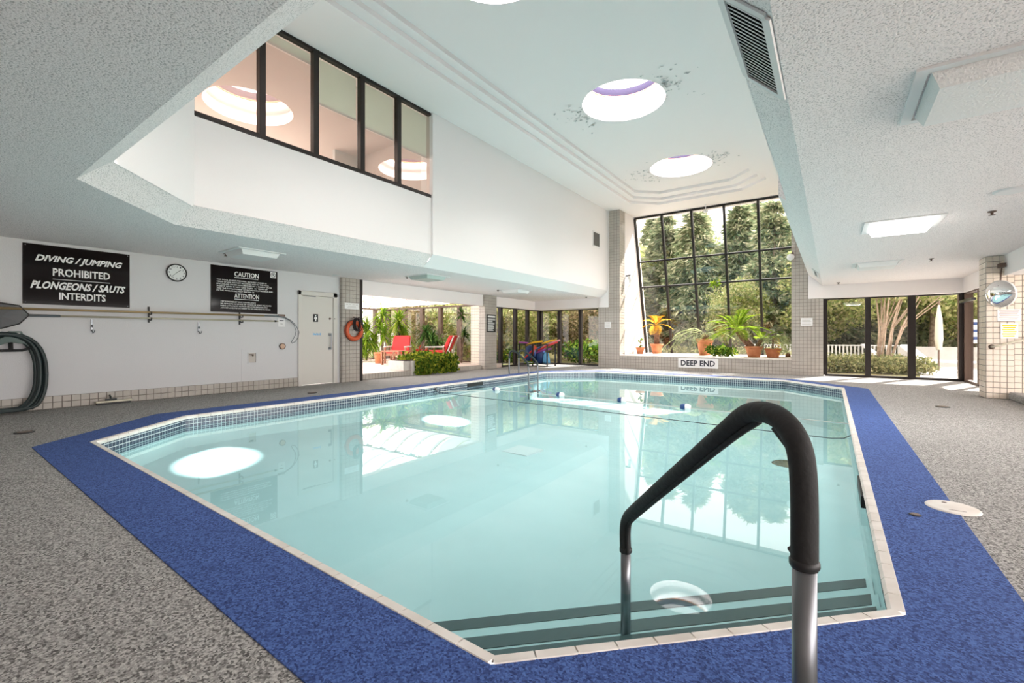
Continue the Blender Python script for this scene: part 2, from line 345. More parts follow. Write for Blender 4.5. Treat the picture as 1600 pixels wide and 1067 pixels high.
# corner steps at the near chamfer
e1 = Vector((1.154, 1.148, 0)).normalized(); n1 = Vector((-e1.y, e1.x, 0)); c0 = Vector((-.937, 1.203, 0))
def chamfer_strip(mb, d0, d1, z, thick, ext0=0, ext1=0):
    def pt(d, side):   # intersection of the offset line with the adjoining pool walls
        if side == 0: a, dr = Vector((-.937, 1.203, 0)), Vector((-5.373, .082, 0)).normalized()
        else: a, dr = Vector((.217, 2.351, 0)), Vector((-.017, 9.709, 0)).normalized()
        t = (d-(a-c0).dot(n1))/dr.dot(n1); return a+dr*t
    A, B, C, D = pt(d0, 0), pt(d0, 1), pt(d1, 1), pt(d1, 0)
    mid = (A+B+C+D)/4; ps = [A, B, C, D]
    if ext0: ps = [A+e1*ext0, B-e1*ext0, C-e1*ext0, D+e1*ext0]
    mb.prism([(p.x, p.y) for p in ps], z-thick, z)
for k, (d, z) in enumerate(((.41, -.255), (.69, -.375), (1.03, -.495))):
    b = MB(); chamfer_strip(b, .0, d, z, .7+z+.0); s_ = b.build('step', 'plaster', pool)
    b = MB(); chamfer_strip(b, d-.085, d+.004, z+.004, .05, .05); b.build('step_nosing', 'stripe', s_)
b = MB(); b.add([(p[0], p[1], -.15) for p in POOL], [tuple(range(8))]); w_ = b.build('water', 'water', pool)
b = MB(); zz = zf(5.6, -3.8)+.01; b.box((-4.0, 5.35, zz-.05), (-3.55, 5.8, zz+.012)); dr = b.build('main_drain', 'fixture', pool)
b = MB(); c = onZ(1245, 727, -.76); b.lathe([(.0, .02), (.16, .03), (.2, .01), (.21, -.03)], (c.x-.12, c.y, zf(c.y, c.x)+.01), 20); b.build('floor_disc', 'brown', pool)  # dark raised disc on the pool floor
b = MB(); p = onX(774, 597, -7.36); b.box((-7.4, 8.42, -.125), (-7.325, 9.0, -.05)); b.build('skimmer_mouth', 'black', pool)
b = MB(); b.box((.17, 4.1, -.13), (.25, 4.7, -.045)); b.build('skimmer_mouth', 'black', pool)
# ================================================================ ceilings and walls
# opening of the well in the low ceiling (octagon towards the camera, straight into the far wall)
WELL0 = [(-5.66, 1.04), (-1.5, 1.02), (-.22, 2.2), (-.22, 15.4), (-6.93, 15.4), (-6.93, 2.2)]
WELL1 = [(-5.62, 1.30), (-1.6, 1.28), (-.46, 2.38), (-.46, 15.4), (-6.68, 15.4), (-6.68, 2.32)]
ZL, ZB, ZU = 2.56, 2.80, 5.7
b = MB()
R2 = [(-5.66, -3.5), (-1.5, -3.5), (6.5, 2.2), (6.5, 15.4), (-10.1, 15.4), (-10.1, 2.2)]
def up(mb): mb.f = [tuple(reversed(f)) for f in mb.f]
z = ZL
for f in ([R2[0], R2[1], WELL0[1], WELL0[0]], [R2[1], (6.5, -3.5), R2[2], WELL0[2], WELL0[1]], [R2[2], R2[3], WELL0[3], WELL0[2]],
          [(-10.1, 2.2), WELL0[5], WELL0[4], (-10.1, 15.4)], [R2[0], WELL0[0], WELL0[5], (-10.1, 2.2), (-10.1, -3.5)]):
    b.add([(p[0], p[1], z) for p in f]+[(p[0], p[1], z+.12) for p in f], [tuple(range(len(f)-1, -1, -1)), tuple(range(len(f), 2*len(f)))])
struct('ceiling', b, 'popcorn')
for x0, x1 in ((-10.1, -6.66), (-.55, 2.75)):
    b = MB(); b.box((x0, 15.4, ZL), (x1, 16.2, ZL+.12)); struct('ceiling', b, 'popcorn')
# sloped band of the well
b = MB(); n = 6
b.add([(p[0], p[1], ZL) for p in WELL0]+[(p[0], p[1], ZB) for p in WELL1], [(i, (i+1) % n, n+(i+1) % n, n+i) for i in (0, 1, 5)])
b.quad(WELL0[2]+(ZL,), (-.22, 6.55, ZL), (-.46, 6.55, ZB), WELL1[2]+(ZB,)); b.quad((-6.93, 6.55, ZL), WELL0[5]+(ZL,), WELL1[5]+(ZB,), (-6.68, 6.55, ZB))
struct('trim_1', b, 'popcorn')
# upper walls of the well: near part set back, far part proud, step at y = 6.55
GX = -6.75
b = MB()
b.box((GX-.25, 2.2, ZB-.02), (-6.70, 6.55, 3.96)); b.box((-7.0, 6.55, ZB), (-6.655, 15.42, ZU)); b.box((-7.0, 15.38, 2.2), (-6.64, 15.44, ZU))
b.box((GX-.25, 1.9, 3.96), (-6.70, 2.26, ZU))
b.quad((-6.71, 2.35, ZB-.02), (-5.62, 1.30, ZB-.02), (-5.62, 1.30, ZU), (-6.71, 2.35, ZU))
b.quad((-6.93, 6.55, ZL), (-6.655, 6.55, ZB), (-6.655, 15.4, ZB), (-6.93, 15.4, ZL))
struct('wall_left', b, 'wallwhite')
b = MB(); b.quad((-5.62, 1.30, ZB), (-1.6, 1.28, ZB), (-1.6, 1.28, ZU), (-5.62, 1.30, ZU)); b.quad((-1.6, 1.28, ZB), (-.46, 2.38, ZB), (-.46, 2.38, ZU), (-1.6, 1.28, ZU))
struct('wall_front', b, 'white')
b = MB(); b.box((-.46, 2.38, ZB-.01), (-.2, 6.55, ZU)); b.box((-.55, 6.55, 2.90), (-.2, 15.42, ZU))
b.quad((-.22, 6.55, ZL), (-.22, 15.4, ZL), (-.55, 15.4, 2.89), (-.55, 6.55, 2.89)); b.quad((-.55, 6.549, 2.885), (-.44, 6.549, 2.78), (-.44, 6.549, 2.95), (-.55, 6.549, 2.95))
struct('wall_right', b, 'popcorn')
# upper ceiling with stepped tray and three round openings
cx = -3.6
def octo(hw, y0, y1, c): return [(cx-hw+c, y0), (cx+hw-c, y0), (cx+hw, y0+c), (cx+hw, y1-c), (cx+hw-c, y1), (cx-hw+c, y1), (cx-hw, y1-c), (cx-hw, y0+c)]
O = [octo(3.5, .9, 17.3, .4), octo(2.04, 2.45, 15.66, .74), octo(1.84, 2.65, 15.42, .70), octo(1.68, 2.8, 15.0, .62)]
b = MB(); zs = [5.7, 5.78, 5.86, 5.94]
def ringdn(mb, A, B, z0, z1):
    n = len(A); mb.add([(p[0], p[1], z0) for p in A]+[(p[0], p[1], z1) for p in B], [(n+i, n+(i+1) % n, (i+1) % n, i) for i in range(n)])
ringdn(b, O[0], O[1], 5.7, 5.7)
for k in (1, 2, 3):
    ringdn(b, O[k], O[k], zs[k-1], zs[k])
    if k < 3: ringdn(b, O[k], O[k+1], zs[k], zs[k])
R = .83; NS = 48; x0, x1 = cx-1.68, cx+1.68; zt = zs[3]; ys = [2.8]
for sx, sy in SKYL: ys += [sy-1.2, sy+1.2]
ys.append(15.0); c = .62
b.quad((cx-1.68+c, 2.8, zt), (x0, 2.8+c, zt), (x0, ys[1], zt), (x1, ys[1], zt), (x1, 2.8+c, zt), (cx+1.68-c, 2.8, zt))
for i in (2, 4): b.quad((x0, ys[i], zt), (x0, ys[i+1], zt), (x1, ys[i+1], zt), (x1, ys[i], zt))
b.quad((x0, ys[6], zt), (x0, 15.0-c, zt), (x0+c, 15.0, zt), (x1-c, 15.0, zt), (x1, 15.0-c, zt), (x1, ys[6], zt))
for i, (sx, sy) in enumerate(SKYL):
    ci = []; sq = []
    for k in range(NS):
        a = 2*PI*k/NS; dx, dy = math.cos(a), math.sin(a); ci.append((sx+R*dx, sy+R*dy, zt))
        t = min([((x1-sx)/dx) if dx > 1e-6 else 9e9, ((x0-sx)/dx) if dx < -1e-6 else 9e9, 1.2/abs(dy) if abs(dy) > 1e-6 else 9e9])
        sq.append((sx+t*dx, sy+t*dy, zt))
    b.add(ci+sq, [(NS+k, k, (k+1) % NS, NS+(k+1) % NS) for k in range(NS)])
    for qx in (x0, x1):
        for qy in (sy-1.2, sy+1.2):
            ang = math.atan2(qy-sy, qx-sx) % (2*PI); k = int(ang/(2*PI/NS)); b.quad(sq[k], sq[(k+1) % NS], (qx, qy, zt))
upc = struct('ceiling', b, 'white')
b = MB(); ringdn(b, octo(3.6, .8, 17.35, .4), octo(3.6, .8, 17.35, .4), 5.7, 6.2)   # outer edge of the roof
struct('trim_2', b, 'white')
# peeling paint beside the skylights
rng = random.Random(3)
for (sx, sy), sg in (((SKYL[1]), 1), ((SKYL[2]), 1)):
    b = MB()
    for side in (-1, 1):
        for k in range(60):
            a = rng.gauss(0, .30); r = R+.01+abs(rng.gauss(0, .28)); px, py = sx+side*r*math.cos(a), sy+r*math.sin(a)-.1*side
            s = rng.uniform(.01, .045); t = rng.uniform(0, PI)
            if abs(px-cx) > 1.66: continue
            b.add([(px+s*math.cos(t+j*PI/2)*rng.uniform(.5, 1.5), py+s*math.sin(t+j*PI/2)*rng.uniform(.3, 1), zt-.004-rng.random()*.025) for j in range(4)], [(0, 1, 2, 3)])
    fl = b.build('paint_flakes', 'flake', upc); stuff(fl)
# skylights
SN = ['round skylight partly cut off by the top of the photo', 'large round skylight in the middle of the high ceiling', 'smallest looking round skylight nearest the tall window']
for (sx, sy), lb in zip(SKYL, SN):
    t = thing('skylight', (sx, sy, zt), lb, 'skylight', 'round skylights in the tray ceiling')
    b = MB(); b.lathe([(R-.003, -.001), (R-.003, .27), (R-.05, .28), (R-.05, .50)], (sx, sy, zt), 48); b.build('shaft', 'white', t, True)
    b = MB(); b.lathe([(R-.05, .50), (R-.065, .51), (R-.065, .525), (R-.05, .53)], (sx, sy, zt), 48); b.build('bead', 'terra', t, True)
    b = MB(); b.lathe([(R-.05, .53), (R-.05, .69), (R+.06, .70), (R+.06, .05)], (sx, sy, zt), 48); b.build('dome_curb', 'purple', t, True)
    b = MB(); b.lathe([(R, .70), (R*.85, .84), (R*.5, .93), (.01, .96)], (sx, sy, zt), 32); b.build('dome', 'skyglass', t, True)
# roof slab round the skylights
b = MB()
for (xa, xb) in ((-7.4, -4.62), (-2.38, .6)): b.box((xa, .6, 6.2), (xb, 16.5, 6.32))
for ya, yb in ((.6, 3.4), (5.6, 7.75), (9.95, 12.05), (14.25, 16.5)): b.box((-4.62, ya, 6.2), (-2.38, yb, 6.32))
struct('trim_3', b, 'pale')
# left wall, low part
b = MB(); b.box((-10.0, -3.5, 0), (-9.8, 5.44, ZL)); b.box((-10.0, 5.44, 2.15), (-9.8, 6.5, ZL)); b.box((-10.0, 6.40, 0), (-9.8, 6.5, 2.15))
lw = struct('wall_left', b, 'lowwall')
bs = sroot('baseboard_left', (-9.8, 3, 0)); b = MB(); b.box((-9.8, -1.0, 0), (-9.797, 5.44, .195)); b.build('grout_bed', 'grout', bs)
tiles(bs, (-9.797, -1.0, 0), Y_, Z_, X_, 6.44, .195, .105, 'tile')
# headers over sunroom opening, corner windows, right windows
b = MB(); b.box((-10.0, 7.1, 2.19), (-9.78, 12.1, ZL)); struct('trim_4', b, 'white')
b = MB(); b.box((-10.05, 12.6, 2.21), (-9.85, 15.7, ZL)); b.box((-9.9, 15.44, 2.21), (-6.62, 16.15, ZL)); struct('trim_5', b, 'white')
b = MB(); b.box((-.553, 15.38, 2.2), (2.9, 15.8, ZL)); b.quad((-.553, 15.385, ZL-.01), (-.553, 15.385, 2.89), (-.22, 15.385, ZL)); b.box((2.62, 11.95, 2.2), (2.9, 15.8, ZL)); b.box((2.5, -3.5, 2.2), (2.62, 11.6, ZL)); struct('trim_6', b, 'white')
b = MB(); b.box((2.62, 4.0, 2.2), (5.0, 11.6, 2.3)); struct('ceiling', b, 'white')
# unseen enclosure behind the camera; side openings put in to let daylight in
b = MB(); b.box((-10.1, -3.7, 0), (6.5, -3.5, ZL))
struct('wall_back', b, 'white')
b = MB(); b.box((6.4, -3.5, 0), (6.6, 12, .5)); b.box((6.4, -3.5, 2.3), (6.6, 12, ZL))
for y in (-2, 1.5, 5, 8.5, 11.9): b.box((6.4, y-.15, 0), (6.6, y+.15, ZL))
struct('wall_right', b, 'white')
# alcove side walls and tall sloped window
def winy(z): return 16.855+(5.66-z)*(18.22-16.855)/(5.66-.42)
b = MB(); b.add([(-6.22, 15.44, .47), (-6.22, winy(.2)+.1, .2), (-6.22, winy(5.75)+.1, 5.75), (-6.22, 15.44, 5.75), (-6.5, 15.44, .47), (-6.5, winy(.2)+1.3, -.2), (-6.5, winy(5.75)+1.0, 6.3), (-6.5, 15.44, 5.75)], [(0, 1, 2, 3), (7, 6, 5, 4), (0, 4, 5, 1), (1, 5, 6, 2), (2, 6, 7, 3)])
struct('wall_left', b, 'white')
b = MB(); b.add([(-.95, 15.44, .47), (-.95, winy(.2)+.1, .2), (-.95, winy(5.75)+.1, 5.75), (-.95, 15.44, 5.75), (-.7, 15.44, .47), (-.7, winy(.2)+.3, -.2), (-.7, winy(5.75)+.3, 6.3), (-.7, 15.44, 5.75)], [(3, 2, 1, 0), (4, 5, 6, 7), (1, 5, 4, 0), (2, 6, 5, 1), (3, 7, 6, 2)])
struct('wall_right', b, 'white')
def window(name, xs, zs_, P, nrm, fw, fd, gl='glass', frame='bronze', skip=()):
    """grid of bars and panes; P(a, z) maps to 3-D"""
    w = sroot(name, P((xs[0]+xs[-1])/2, zs_[0])); n = Vector(nrm).normalized()
    for i, a in enumerate(xs):
        bb = MB(); bb.bar(P(a, zs_[0]), P(a, zs_[-1]), fw if not isinstance(fw, list) else fw[i], fd, n); bb.build('mullion', frame, w)
    for z in zs_:
        bb = MB(); bb.bar(P(xs[0], z), P(xs[-1], z), .06, fd*.96, n); bb.build('transom', frame, w)
    for i in range(len(xs)-1):
        for j in range(len(zs_)-1):
            if (i, j) in skip: continue
            q = [Vector(P(xs[i], zs_[j])), Vector(P(xs[i+1], zs_[j])), Vector(P(xs[i+1], zs_[j+1])), Vector(P(xs[i], zs_[j+1]))]
            bb = MB(); bb.add([p+n*.004 for p in q]+[p-n*.004 for p in q], [(0, 1, 2, 3), (7, 6, 5, 4)]); bb.build('pane', gl, w)
    return w
window('window_1', [-6.19, -5.165, -4.11, -3.04, -2.0, -.98], [.45, 3.075, 4.04, 5.66], lambda a, z: (a, winy(z), z), (0, -1, -.26), .075, .12)
window('window_2', [-.16, .80, 1.70, 2.66], [.03, 2.2], lambda a, z: (a, 15.68, z), (0, -1, 0), [.1, .12, .15, .14], .14)
window('window_3', [15.66, 14.75, 13.95, 13.1, 12.75], [.03, 2.2], lambda a, z: (-10.0, a, z), (1, 0, 0), .13, .13) if 0 else None
window('window_3', [12.7, 13.3, 14.25, 15.1, 16.0], [.03, 2.21], lambda a, z: (-10.0, a, z), (1, 0, 0), .13, .13)
window('window_4', [-9.94, -9.05, -8.1, -7.1], [.03, 2.21], lambda a, z: (a, 16.05, z), (0, -1, 0), .13, .13)
gw = window('window_5', [1.6, 2.22, 3.2, 4.03, 4.90, 5.72, 6.6][1:], [4.0, 5.68], lambda a, z: (GX, a, z), (1, 0, 0), .09, .1, 'gglass')
d2 = window('door_2', [14.3, 15.6], [.03, 2.2], lambda a, z: (2.72, a, z), (-1, 0, 0), .1, .1, frame='brown')
b = MB(); b.bar((2.62, 15.6, 1.98), (2.62, 14.4, 1.98), .06, .08, (1, 0, 0)); b.build('closer_arm', 'steel', d2)
b = MB(); b.box((2.58, 15.62, .0), (2.84, 15.76, 2.2)); b.build('door_post', 'brown', d2)
# gallery room behind the upper glass
b = MB(); b.box((-11.5, 1.2, 3.5), (-6.95, 7.2, 3.6)); b.box((-11.6, 1.2, 3.5), (-11.5, 7.2, 6.2)); b.box((-11.5, 1.1, 3.5), (-7.0, 1.2, 6.2)); b.box((-11.5, 7.2, 3.5), (-7.0, 7.3, 6.2))
struct('wall_back', b, 'warm')
b = MB(); b.box((-11.5, 1.2, 5.75), (-6.9, 7.2, 5.9)); struct('ceiling', b, 'warm')
area('gallery_fill', (-9.4, 4.3, 5.7), 1.5, 3.5, 60, color=(1, .93, .86))  # added fill to brighten the gallery room
area('gallery_fill', (-11.3, 4.3, 4.5), 4.5, .8, 110, Vector((-1, 0, -.25)).to_track_quat('Z', 'Y').to_euler(), (1, .95, .9))  # second fill, added out of view to make the blinds read bright
BL = ['second pane of the upper window, rolled up', 'third pane of the upper window, half drawn', 'fourth pane of the upper window', 'last pane of the upper window']
for i, (ya, yb) in enumerate(((3.24, 4.0), (4.07, 4.86), (4.94, 5.69), (5.76, 6.55))):
    zb = (5.52, 4.95, 4.90, 4.85)[i]
    t = thing('roller_blind', (GX-.1, (ya+yb)/2, zb), 'pale green roller blind behind the '+BL[i], 'blind', 'roller blinds behind the upper window')
    b = MB(); b.box((GX-.10, ya, zb), (GX-.095, yb, 5.66)); b.build('fabric', 'blind', t)
    b = MB(); b.box((GX-.115, ya, zb-.04), (GX-.085, yb, zb)); b.build('hem_bar', 'signwhite', t)
t = thing('downlight', (-8.4, 3.1, 5.75), 'small round white downlight in the ceiling behind the upper window', 'light')
b = MB(); b.lathe([(.07, 0), (.08, -.02), (.13, -.02), (.14, 0)], (-8.4, 3.1, 5.75), 24); b.build('trim_ring', 'signwhite', t, True)
b = MB(); b.lathe([(.001, -.003), (.07, -.003)], (-8.4, 3.1, 5.75), 24); b.build('lamp', 'dial', t)
# ================================================================ tiled columns and ledge
def column(x0, x1, y0, y1, z1, faces, label, m='tile', indiv=False, s=.1, z0=0):
    t = thing('tiled_column', ((x0+x1)/2, (y0+y1)/2, z0), label, 'column')
    b = MB(); b.box((x0, y0, z0), (x1, y1, z1)); b.build('core', 'grout', t)
    sh = MB()
    for f in faces:
        a = {'front': ((x0, y0, z0), X_, -Y_, x1-x0), 'left': ((x0, y1, z0), -Y_, -X_, y1-y0), 'right': ((x1, y0, z0), Y_, X_, y1-y0)}[f]
        if indiv: tiles(t, a[0], a[1], Z_, a[2], a[3], z1-z0, s, m)
        else: tile_sheet(sh, a[0], a[1], Z_, a[2], a[3], z1-z0, s)
    if not indiv: stuff(sh.build('tile_facing', m, t))
    return t
column(-9.98, -9.7, 6.5, 7.0, ZL, ['right', 'front'], 'tiled column beside the cream door with the orange life ring', indiv=True)
b = MB(); b.box((-9.98, 7.0, 0), (-9.72, 7.1, ZL)); struct('trim_7', b, 'bronze')
c2 = column(-9.98, -9.7, 12.02, 12.68, ZL, ['right', 'front'], 'tiled column with the black rules sign beside the sunroom step')
column(-10.36, -9.985, 12.05, 12.4, 2.2, ['front'], 'warm lit tile pier at the far end of the sunroom step', 'tilelit')
column(-6.66, -6.22, 15.4, 15.9, 5.7, ['front', 'right'], 'tall tiled pillar rising to the high ceiling left of the sloped window')
column(-7.05, -6.66, 15.41, 15.9, 2.21, ['front'], 'short tiled pier under the ceiling edge left of the tall pillar')
column(-.96, -.2, 15.4, 15.9, 5.7, ['front', 'left'], 'broad tiled pillar between the sloped window and the right hand windows')
rc = column(2.27, 2.62, 11.6, 12.05, ZL, ['front', 'left'], 'beige tiled column behind the round convex mirror', 'tilelit', True)
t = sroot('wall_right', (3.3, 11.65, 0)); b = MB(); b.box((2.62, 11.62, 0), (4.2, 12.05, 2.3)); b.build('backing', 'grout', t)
tiles(t, (2.62, 11.62, 0), X_, Z_, -Y_, .4, 2.3, .1, 'tilelit')
lg = thing('planter_ledge', (-3.6, 16.8, 0), 'long tiled ledge under the tall sloped window carrying the potted plants', 'ledge')
b = MB(); b.box((-6.215, 15.42, 0), (-.96, 18.3, .43)); b.build('core', 'grout', lg)
b = MB(); tile_sheet(b, (-6.22, 15.42, 0), X_, Z_, -Y_, 5.26, .43, .1); stuff(b.build('tile_facing', 'tile', lg))
b = MB(); b.box((-6.215, 15.395, .43), (-.96, 18.3, .47)); b.build('ledge_top', 'coping', lg)
# DEEP END sign on ledge
t = thing('depth_sign', (-3.55, 15.4, .1), 'white DEEP END sign on the tiled ledge', 'sign')
b = MB(); b.box((-4.17, 15.385, .105), (-2.94, 15.412, .41)); b.build('board', 'signwhite', t)
text('DEEP END', 'lettering', (-4.08, 15.384, .165), X_, Z_, 1.05, .185, 'ink', t, bold=.025)
# ================================================================ left wall objects (plane x = -9.8)
XW = -9.8
def wx(y, z, d=0.): return Vector((XW+d, y, z))
t = thing('warning_sign', wx(1.84, 1.6), 'black DIVING JUMPING PROHIBITED sign on the white left wall', 'sign')
b = MB(); b.box(wx(1.217, 1.603), wx(2.467, 2.511, .012)); b.build('board', 'signblack', t)
b = MB()
for y in (1.245, 2.44):
    for z in (1.63, 2.485): b.lathe([(.0, .003), (.006, .002), (.008, 0)], wx(y, z, .012), 8, 'X')
b.build('screw', 'steel', t)
for s, y, z, w, h, sh, bo in (('DIVING / JUMPING', 1.345, 2.235, 1.025, .125, .35, .036), ('PROHIBITED', 1.535, 2.05, .675, .12, 0, .022), ('PLONGEONS / SAUTS', 1.295, 1.84, 1.115, .12, .35, .036), ('INTERDITS', 1.605, 1.685, .55, .115, 0, .022)):
    text(s, 'lettering', wx(y, z, .0125), Y_, Z_, w, h, 'letter', t, sh, bo, .002)
b = MB(); b.box(wx(1.535, 1.995, .012), wx(2.21, 2.002, .0135)); b.build('divider_line', 'letter', t)
t = thing('caution_sign', wx(4.34, 1.6), 'black bilingual CAUTION ATTENTION sign left of the cream door', 'sign')
b = MB(); b.box(wx(3.699, 1.6), wx(4.98, 2.513, .012)); b.build('board', 'signblack', t)
text('CAUTION', 'lettering', wx(4.12, 2.33, .0125), Y_, Z_, .47, .095, 'letter', t, 0, .012, .002)
text('ATTENTION', 'lettering', wx(4.12, 1.895, .0125), Y_, Z_, .475, .09, 'letter', t, 0, .015, .002)
b = MB(); b.box(wx(4.12, 2.30, .012), wx(4.58, 2.312, .0135)); b.box(wx(4.12, 1.865, .012), wx(4.59, 1.876, .0135)); b.build('underline', 'letter', t)
CA = ['THIS POOL IS UNSUPERVISED. BATHERS UNDER 12', 'YEARS OF AGE ARE NOT ALLOWED WITHIN THE POOL', 'ENCLOSURE UNLESS ACCOMPANIED BY A PARENT OR HIS', 'AGENT WHO IS NOT LESS THAN  16  YEARS OF', 'AND THE TOTAL NUMBER OF BATHERS ON THE DECK AND', 'IN THE POOL SHALL NOT EXCEED 75']
for i, (s, w) in enumerate(zip(CA, (.95, 1.0, 1.06, .97, 1.08, .70))):
    text(s, 'lettering', wx(3.80, 2.225-i*.042, .0125), Y_, Z_, w, .026, 'letter', t, 0, .015, .001)
FR = ['CETTE PISCINE EST SANS SURVEILLANCE', 'LES ENFANTS DE MOINS DE 12 ANS NE SONT PAS ADMIS', 'DANS LA PISCINE ET AUTOUR DE LA PISCINE SANS ETRE', 'ACCOMPAGNES PAR UN PARENT OU UN GARDIEN D AU MOINS']
for i, (s, w) in enumerate(zip(FR, (.66, .98, .90, .96))):
    text(s, 'lettering', wx(3.87, 1.80-i*.042, .0125), Y_, Z_, w, .026, 'letter', t, 0, .015, .001)
b = MB(); b.box(wx(4.83, 2.375, .012), wx(4.95, 2.50, .0135)); pn = b.build('pictogram_panel', 'letter', t)
b = MB(); b.lathe([(.042, 0), (.042, .001), (.052, .001), (.052, 0)], wx(4.89, 2.437, .0135), 24, 'X'); b.bar(wx(4.86, 2.465, .0142), wx(4.92, 2.41, .0142), .01, .001, X_); b.bar(wx(4.875, 2.43, .0142), wx(4.91, 2.46, .0142), .012, .001, X_); b.build('prohibition_mark', 'ink', pn)
t = thing('wall_clock', wx(3.14, 2.12), 'round black rimmed wall clock between the two black signs', 'clock')
C0 = wx(3.139, 2.283)
b = MB(); b.lathe([(.155, 0), (.163, .02), (.158, .045), (.146, .05), (.140, .03)], C0, 40, 'X'); b.build('rim', 'black', t, True)
b = MB(); b.lathe([(.001, .030), (.142, .030)], C0, 40, 'X'); b.build('dial', 'dial', t)
for h in range(1, 13):
    a = PI/2-h*PI/6; s = str(h); wdt = .022 if h < 10 else .036
    text(s, 'numeral', C0+Vector((.0305, .113*math.cos(a)-wdt/2, .113*math.sin(a)-.015)), Y_, Z_, wdt, .03, 'ink', t, 0, .01, .001)
for an, ln, w_h in ((-.72, .105, .006), (.87, .07, .008)):
    a = PI/2-an if 0 else None
b = MB(); b.bar(C0+Vector((.033, 0, 0)), C0+Vector((.033, -.085, -.085)), .006, .002, X_); b.build('minute_hand', 'ink', t)
b = MB(); b.bar(C0+Vector((.033, 0, 0)), C0+Vector((.033, .062, .052)), .008, .002, X_); b.build('hour_hand', 'ink', t)
# poles
t = thing('skimmer_net', wx(2.9, 1.3), 'leaf skimmer net on the lower pale pole along the left wall', 'net')
b = MB(); b.tube([wx(1.27, 1.425, .12), wx(4.94, 1.445, .12)], .016, 10); b.build('pole', 'alu', t, True)
b = MB(); b.tube([wx(4.86, 1.445, .12), wx(4.9, 1.445, .12)], .02, 10); b.build('collar', 'black', t)
b = MB(); b.tube([wx(1.27, 1.425, .12), wx(1.6, 1.427, .12)], .02, 10); b.build('socket', 'steel', t)
po = [(.6, 1.60), (1.0, 1.592), (1.172, 1.563), (1.27, 1.43), (1.172, 1.30), (1.0, 1.23), (.6, 1.21)]
b = MB(); b.tube([wx(y, z, .13) for y, z in po]+[wx(.55, 1.4, .13), wx(.6, 1.60, .13)], .01, 8); b.build('hoop', 'black', t, True)
b = MB(); b.add([wx(y, z, .13) for y, z in po]+[wx(.55, 1.4, .13)]+[wx(1.0, 1.41, .06)], [(i, (i+1) % 8, 8) for i in range(8)]); nb = b.build('net_bag', None, t)
mm, tt, bb_, oo = nt('grey_mesh_net'); bb_.inputs['Base Color'].default_value = (.12, .12, .125, 1); bb_.inputs['Alpha'].default_value = .72; nb.data.materials.append(mm)
t = thing('reaching_pole', wx(2.9, 1.5), 'upper bronze reaching pole with shepherd crook loop along the left wall', 'pole')
b = MB(); b.tube([wx(.3, 1.513, .12), wx(4.65, 1.553, .12)], .019, 10); b.build('pole', 'brass', t, True)
b = MB(); b.tube([wx(4.55, 1.552, .12), wx(4.98, 1.556, .12)], .013, 8); b.build('ferrule', 'steel', t)
cr = [(4.9, 1.556), (5.06, 1.545), (5.22, 1.47), (5.33, 1.36), (5.40, 1.22), (5.38, 1.10), (5.31, 1.0), (5.24, .972), (5.23, 1.0), (5.31, 1.14), (5.33, 1.24), (5.29, 1.37), (5.2, 1.46), (5.08, 1.52), (4.95, 1.55)]
b = MB(); b.tube([wx(y, z, .13) for y, z in cr], .008, 8); b.build('crook', 'steel', t, True)
for i, (px, py, lb) in enumerate(((232, 492, 'dark bracket clip holding both poles left of the clock'), (374, 497, 'dark bracket clip holding both poles below the caution sign'))):
    y = onX(px, py, XW).y
    t = thing('pole_bracket', wx(y, 1.4), lb, 'bracket')
    b = MB(); b.box(wx(y-.012, 1.36), wx(y+.012, 1.64, .02)); b.build('back_plate', 'black', t)
    for z in (1.53, 1.43):
        b = MB(); b.tube([wx(y, z, .01), wx(y, z-.03, .09), wx(y, z-.03, .15), wx(y, z+.01, .155)], .009, 6); b.build('hook_arm', 'black', t)
for px, py, lb in ((143, 510, 'empty metal wall hook under the DIVING sign'), (310, 514, 'empty metal wall hook left of the caution sign')):
    y = onX(px, py, XW).y
    t = thing('wall_hook', wx(y, 1.18), lb, 'hook')
    b = MB(); b.box(wx(y-.012, 1.2), wx(y+.012, 1.39, .012)); b.build('plate', 'steel', t)
    b = MB(); b.tube([wx(y, 1.30, .01), wx(y, 1.27, .05), wx(y, 1.30, .07)], .008, 6); b.tube([wx(y, 1.22, .01), wx(y+.01, 1.17, .05), wx(y+.02, 1.19, .09), wx(y+.02, 1.22, .1)], .008, 6); b.build('prong', 'steel', t, True)
# hose on hanger
t = thing('hose_hanger', wx(1.05, .9), 'dark green moulded hose hanger low on the left wall', 'hanger')
b = MB()
ol = [(.86, .93), (.90, 1.02), (1.02, 1.10), (1.075, 1.19), (1.195, 1.19), (1.23, 1.10), (1.30, 1.04), (1.33, .95), (1.30, .93), (1.24, 1.0), (1.08, 1.03), (.95, .97), (.90, .93)]
n = len(ol); b.add([wx(y, z, .02) for y, z in ol]+[wx(y, z, .12) for y, z in ol], [tuple(range(n-1, -1, -1)), tuple(range(n, 2*n))]+[(i, (i+1) % n, n+(i+1) % n, n+i) for i in range(n)])
b.build('hanger_body', 'green', t)
b = MB(); b.box(wx(1.09, 1.13, .118), wx(1.18, 1.165, .125)); b.build('slot', 'signwhite', t)
b = MB(); b.tube([wx(.88, .94, .1), wx(.95, .91, .14), wx(1.2, .91, .14), wx(1.31, .95, .1)], .02, 8); b.tube([wx(1.09, 1.02, .08), wx(1.09, .91, .12)], .025, 8); b.build('retaining_bar', 'black', t)
hs = thing('vacuum_hose', wx(1.0, .05), 'dark green vacuum hose coiled over the wall hanger', 'hose'); rr = random.Random(5)
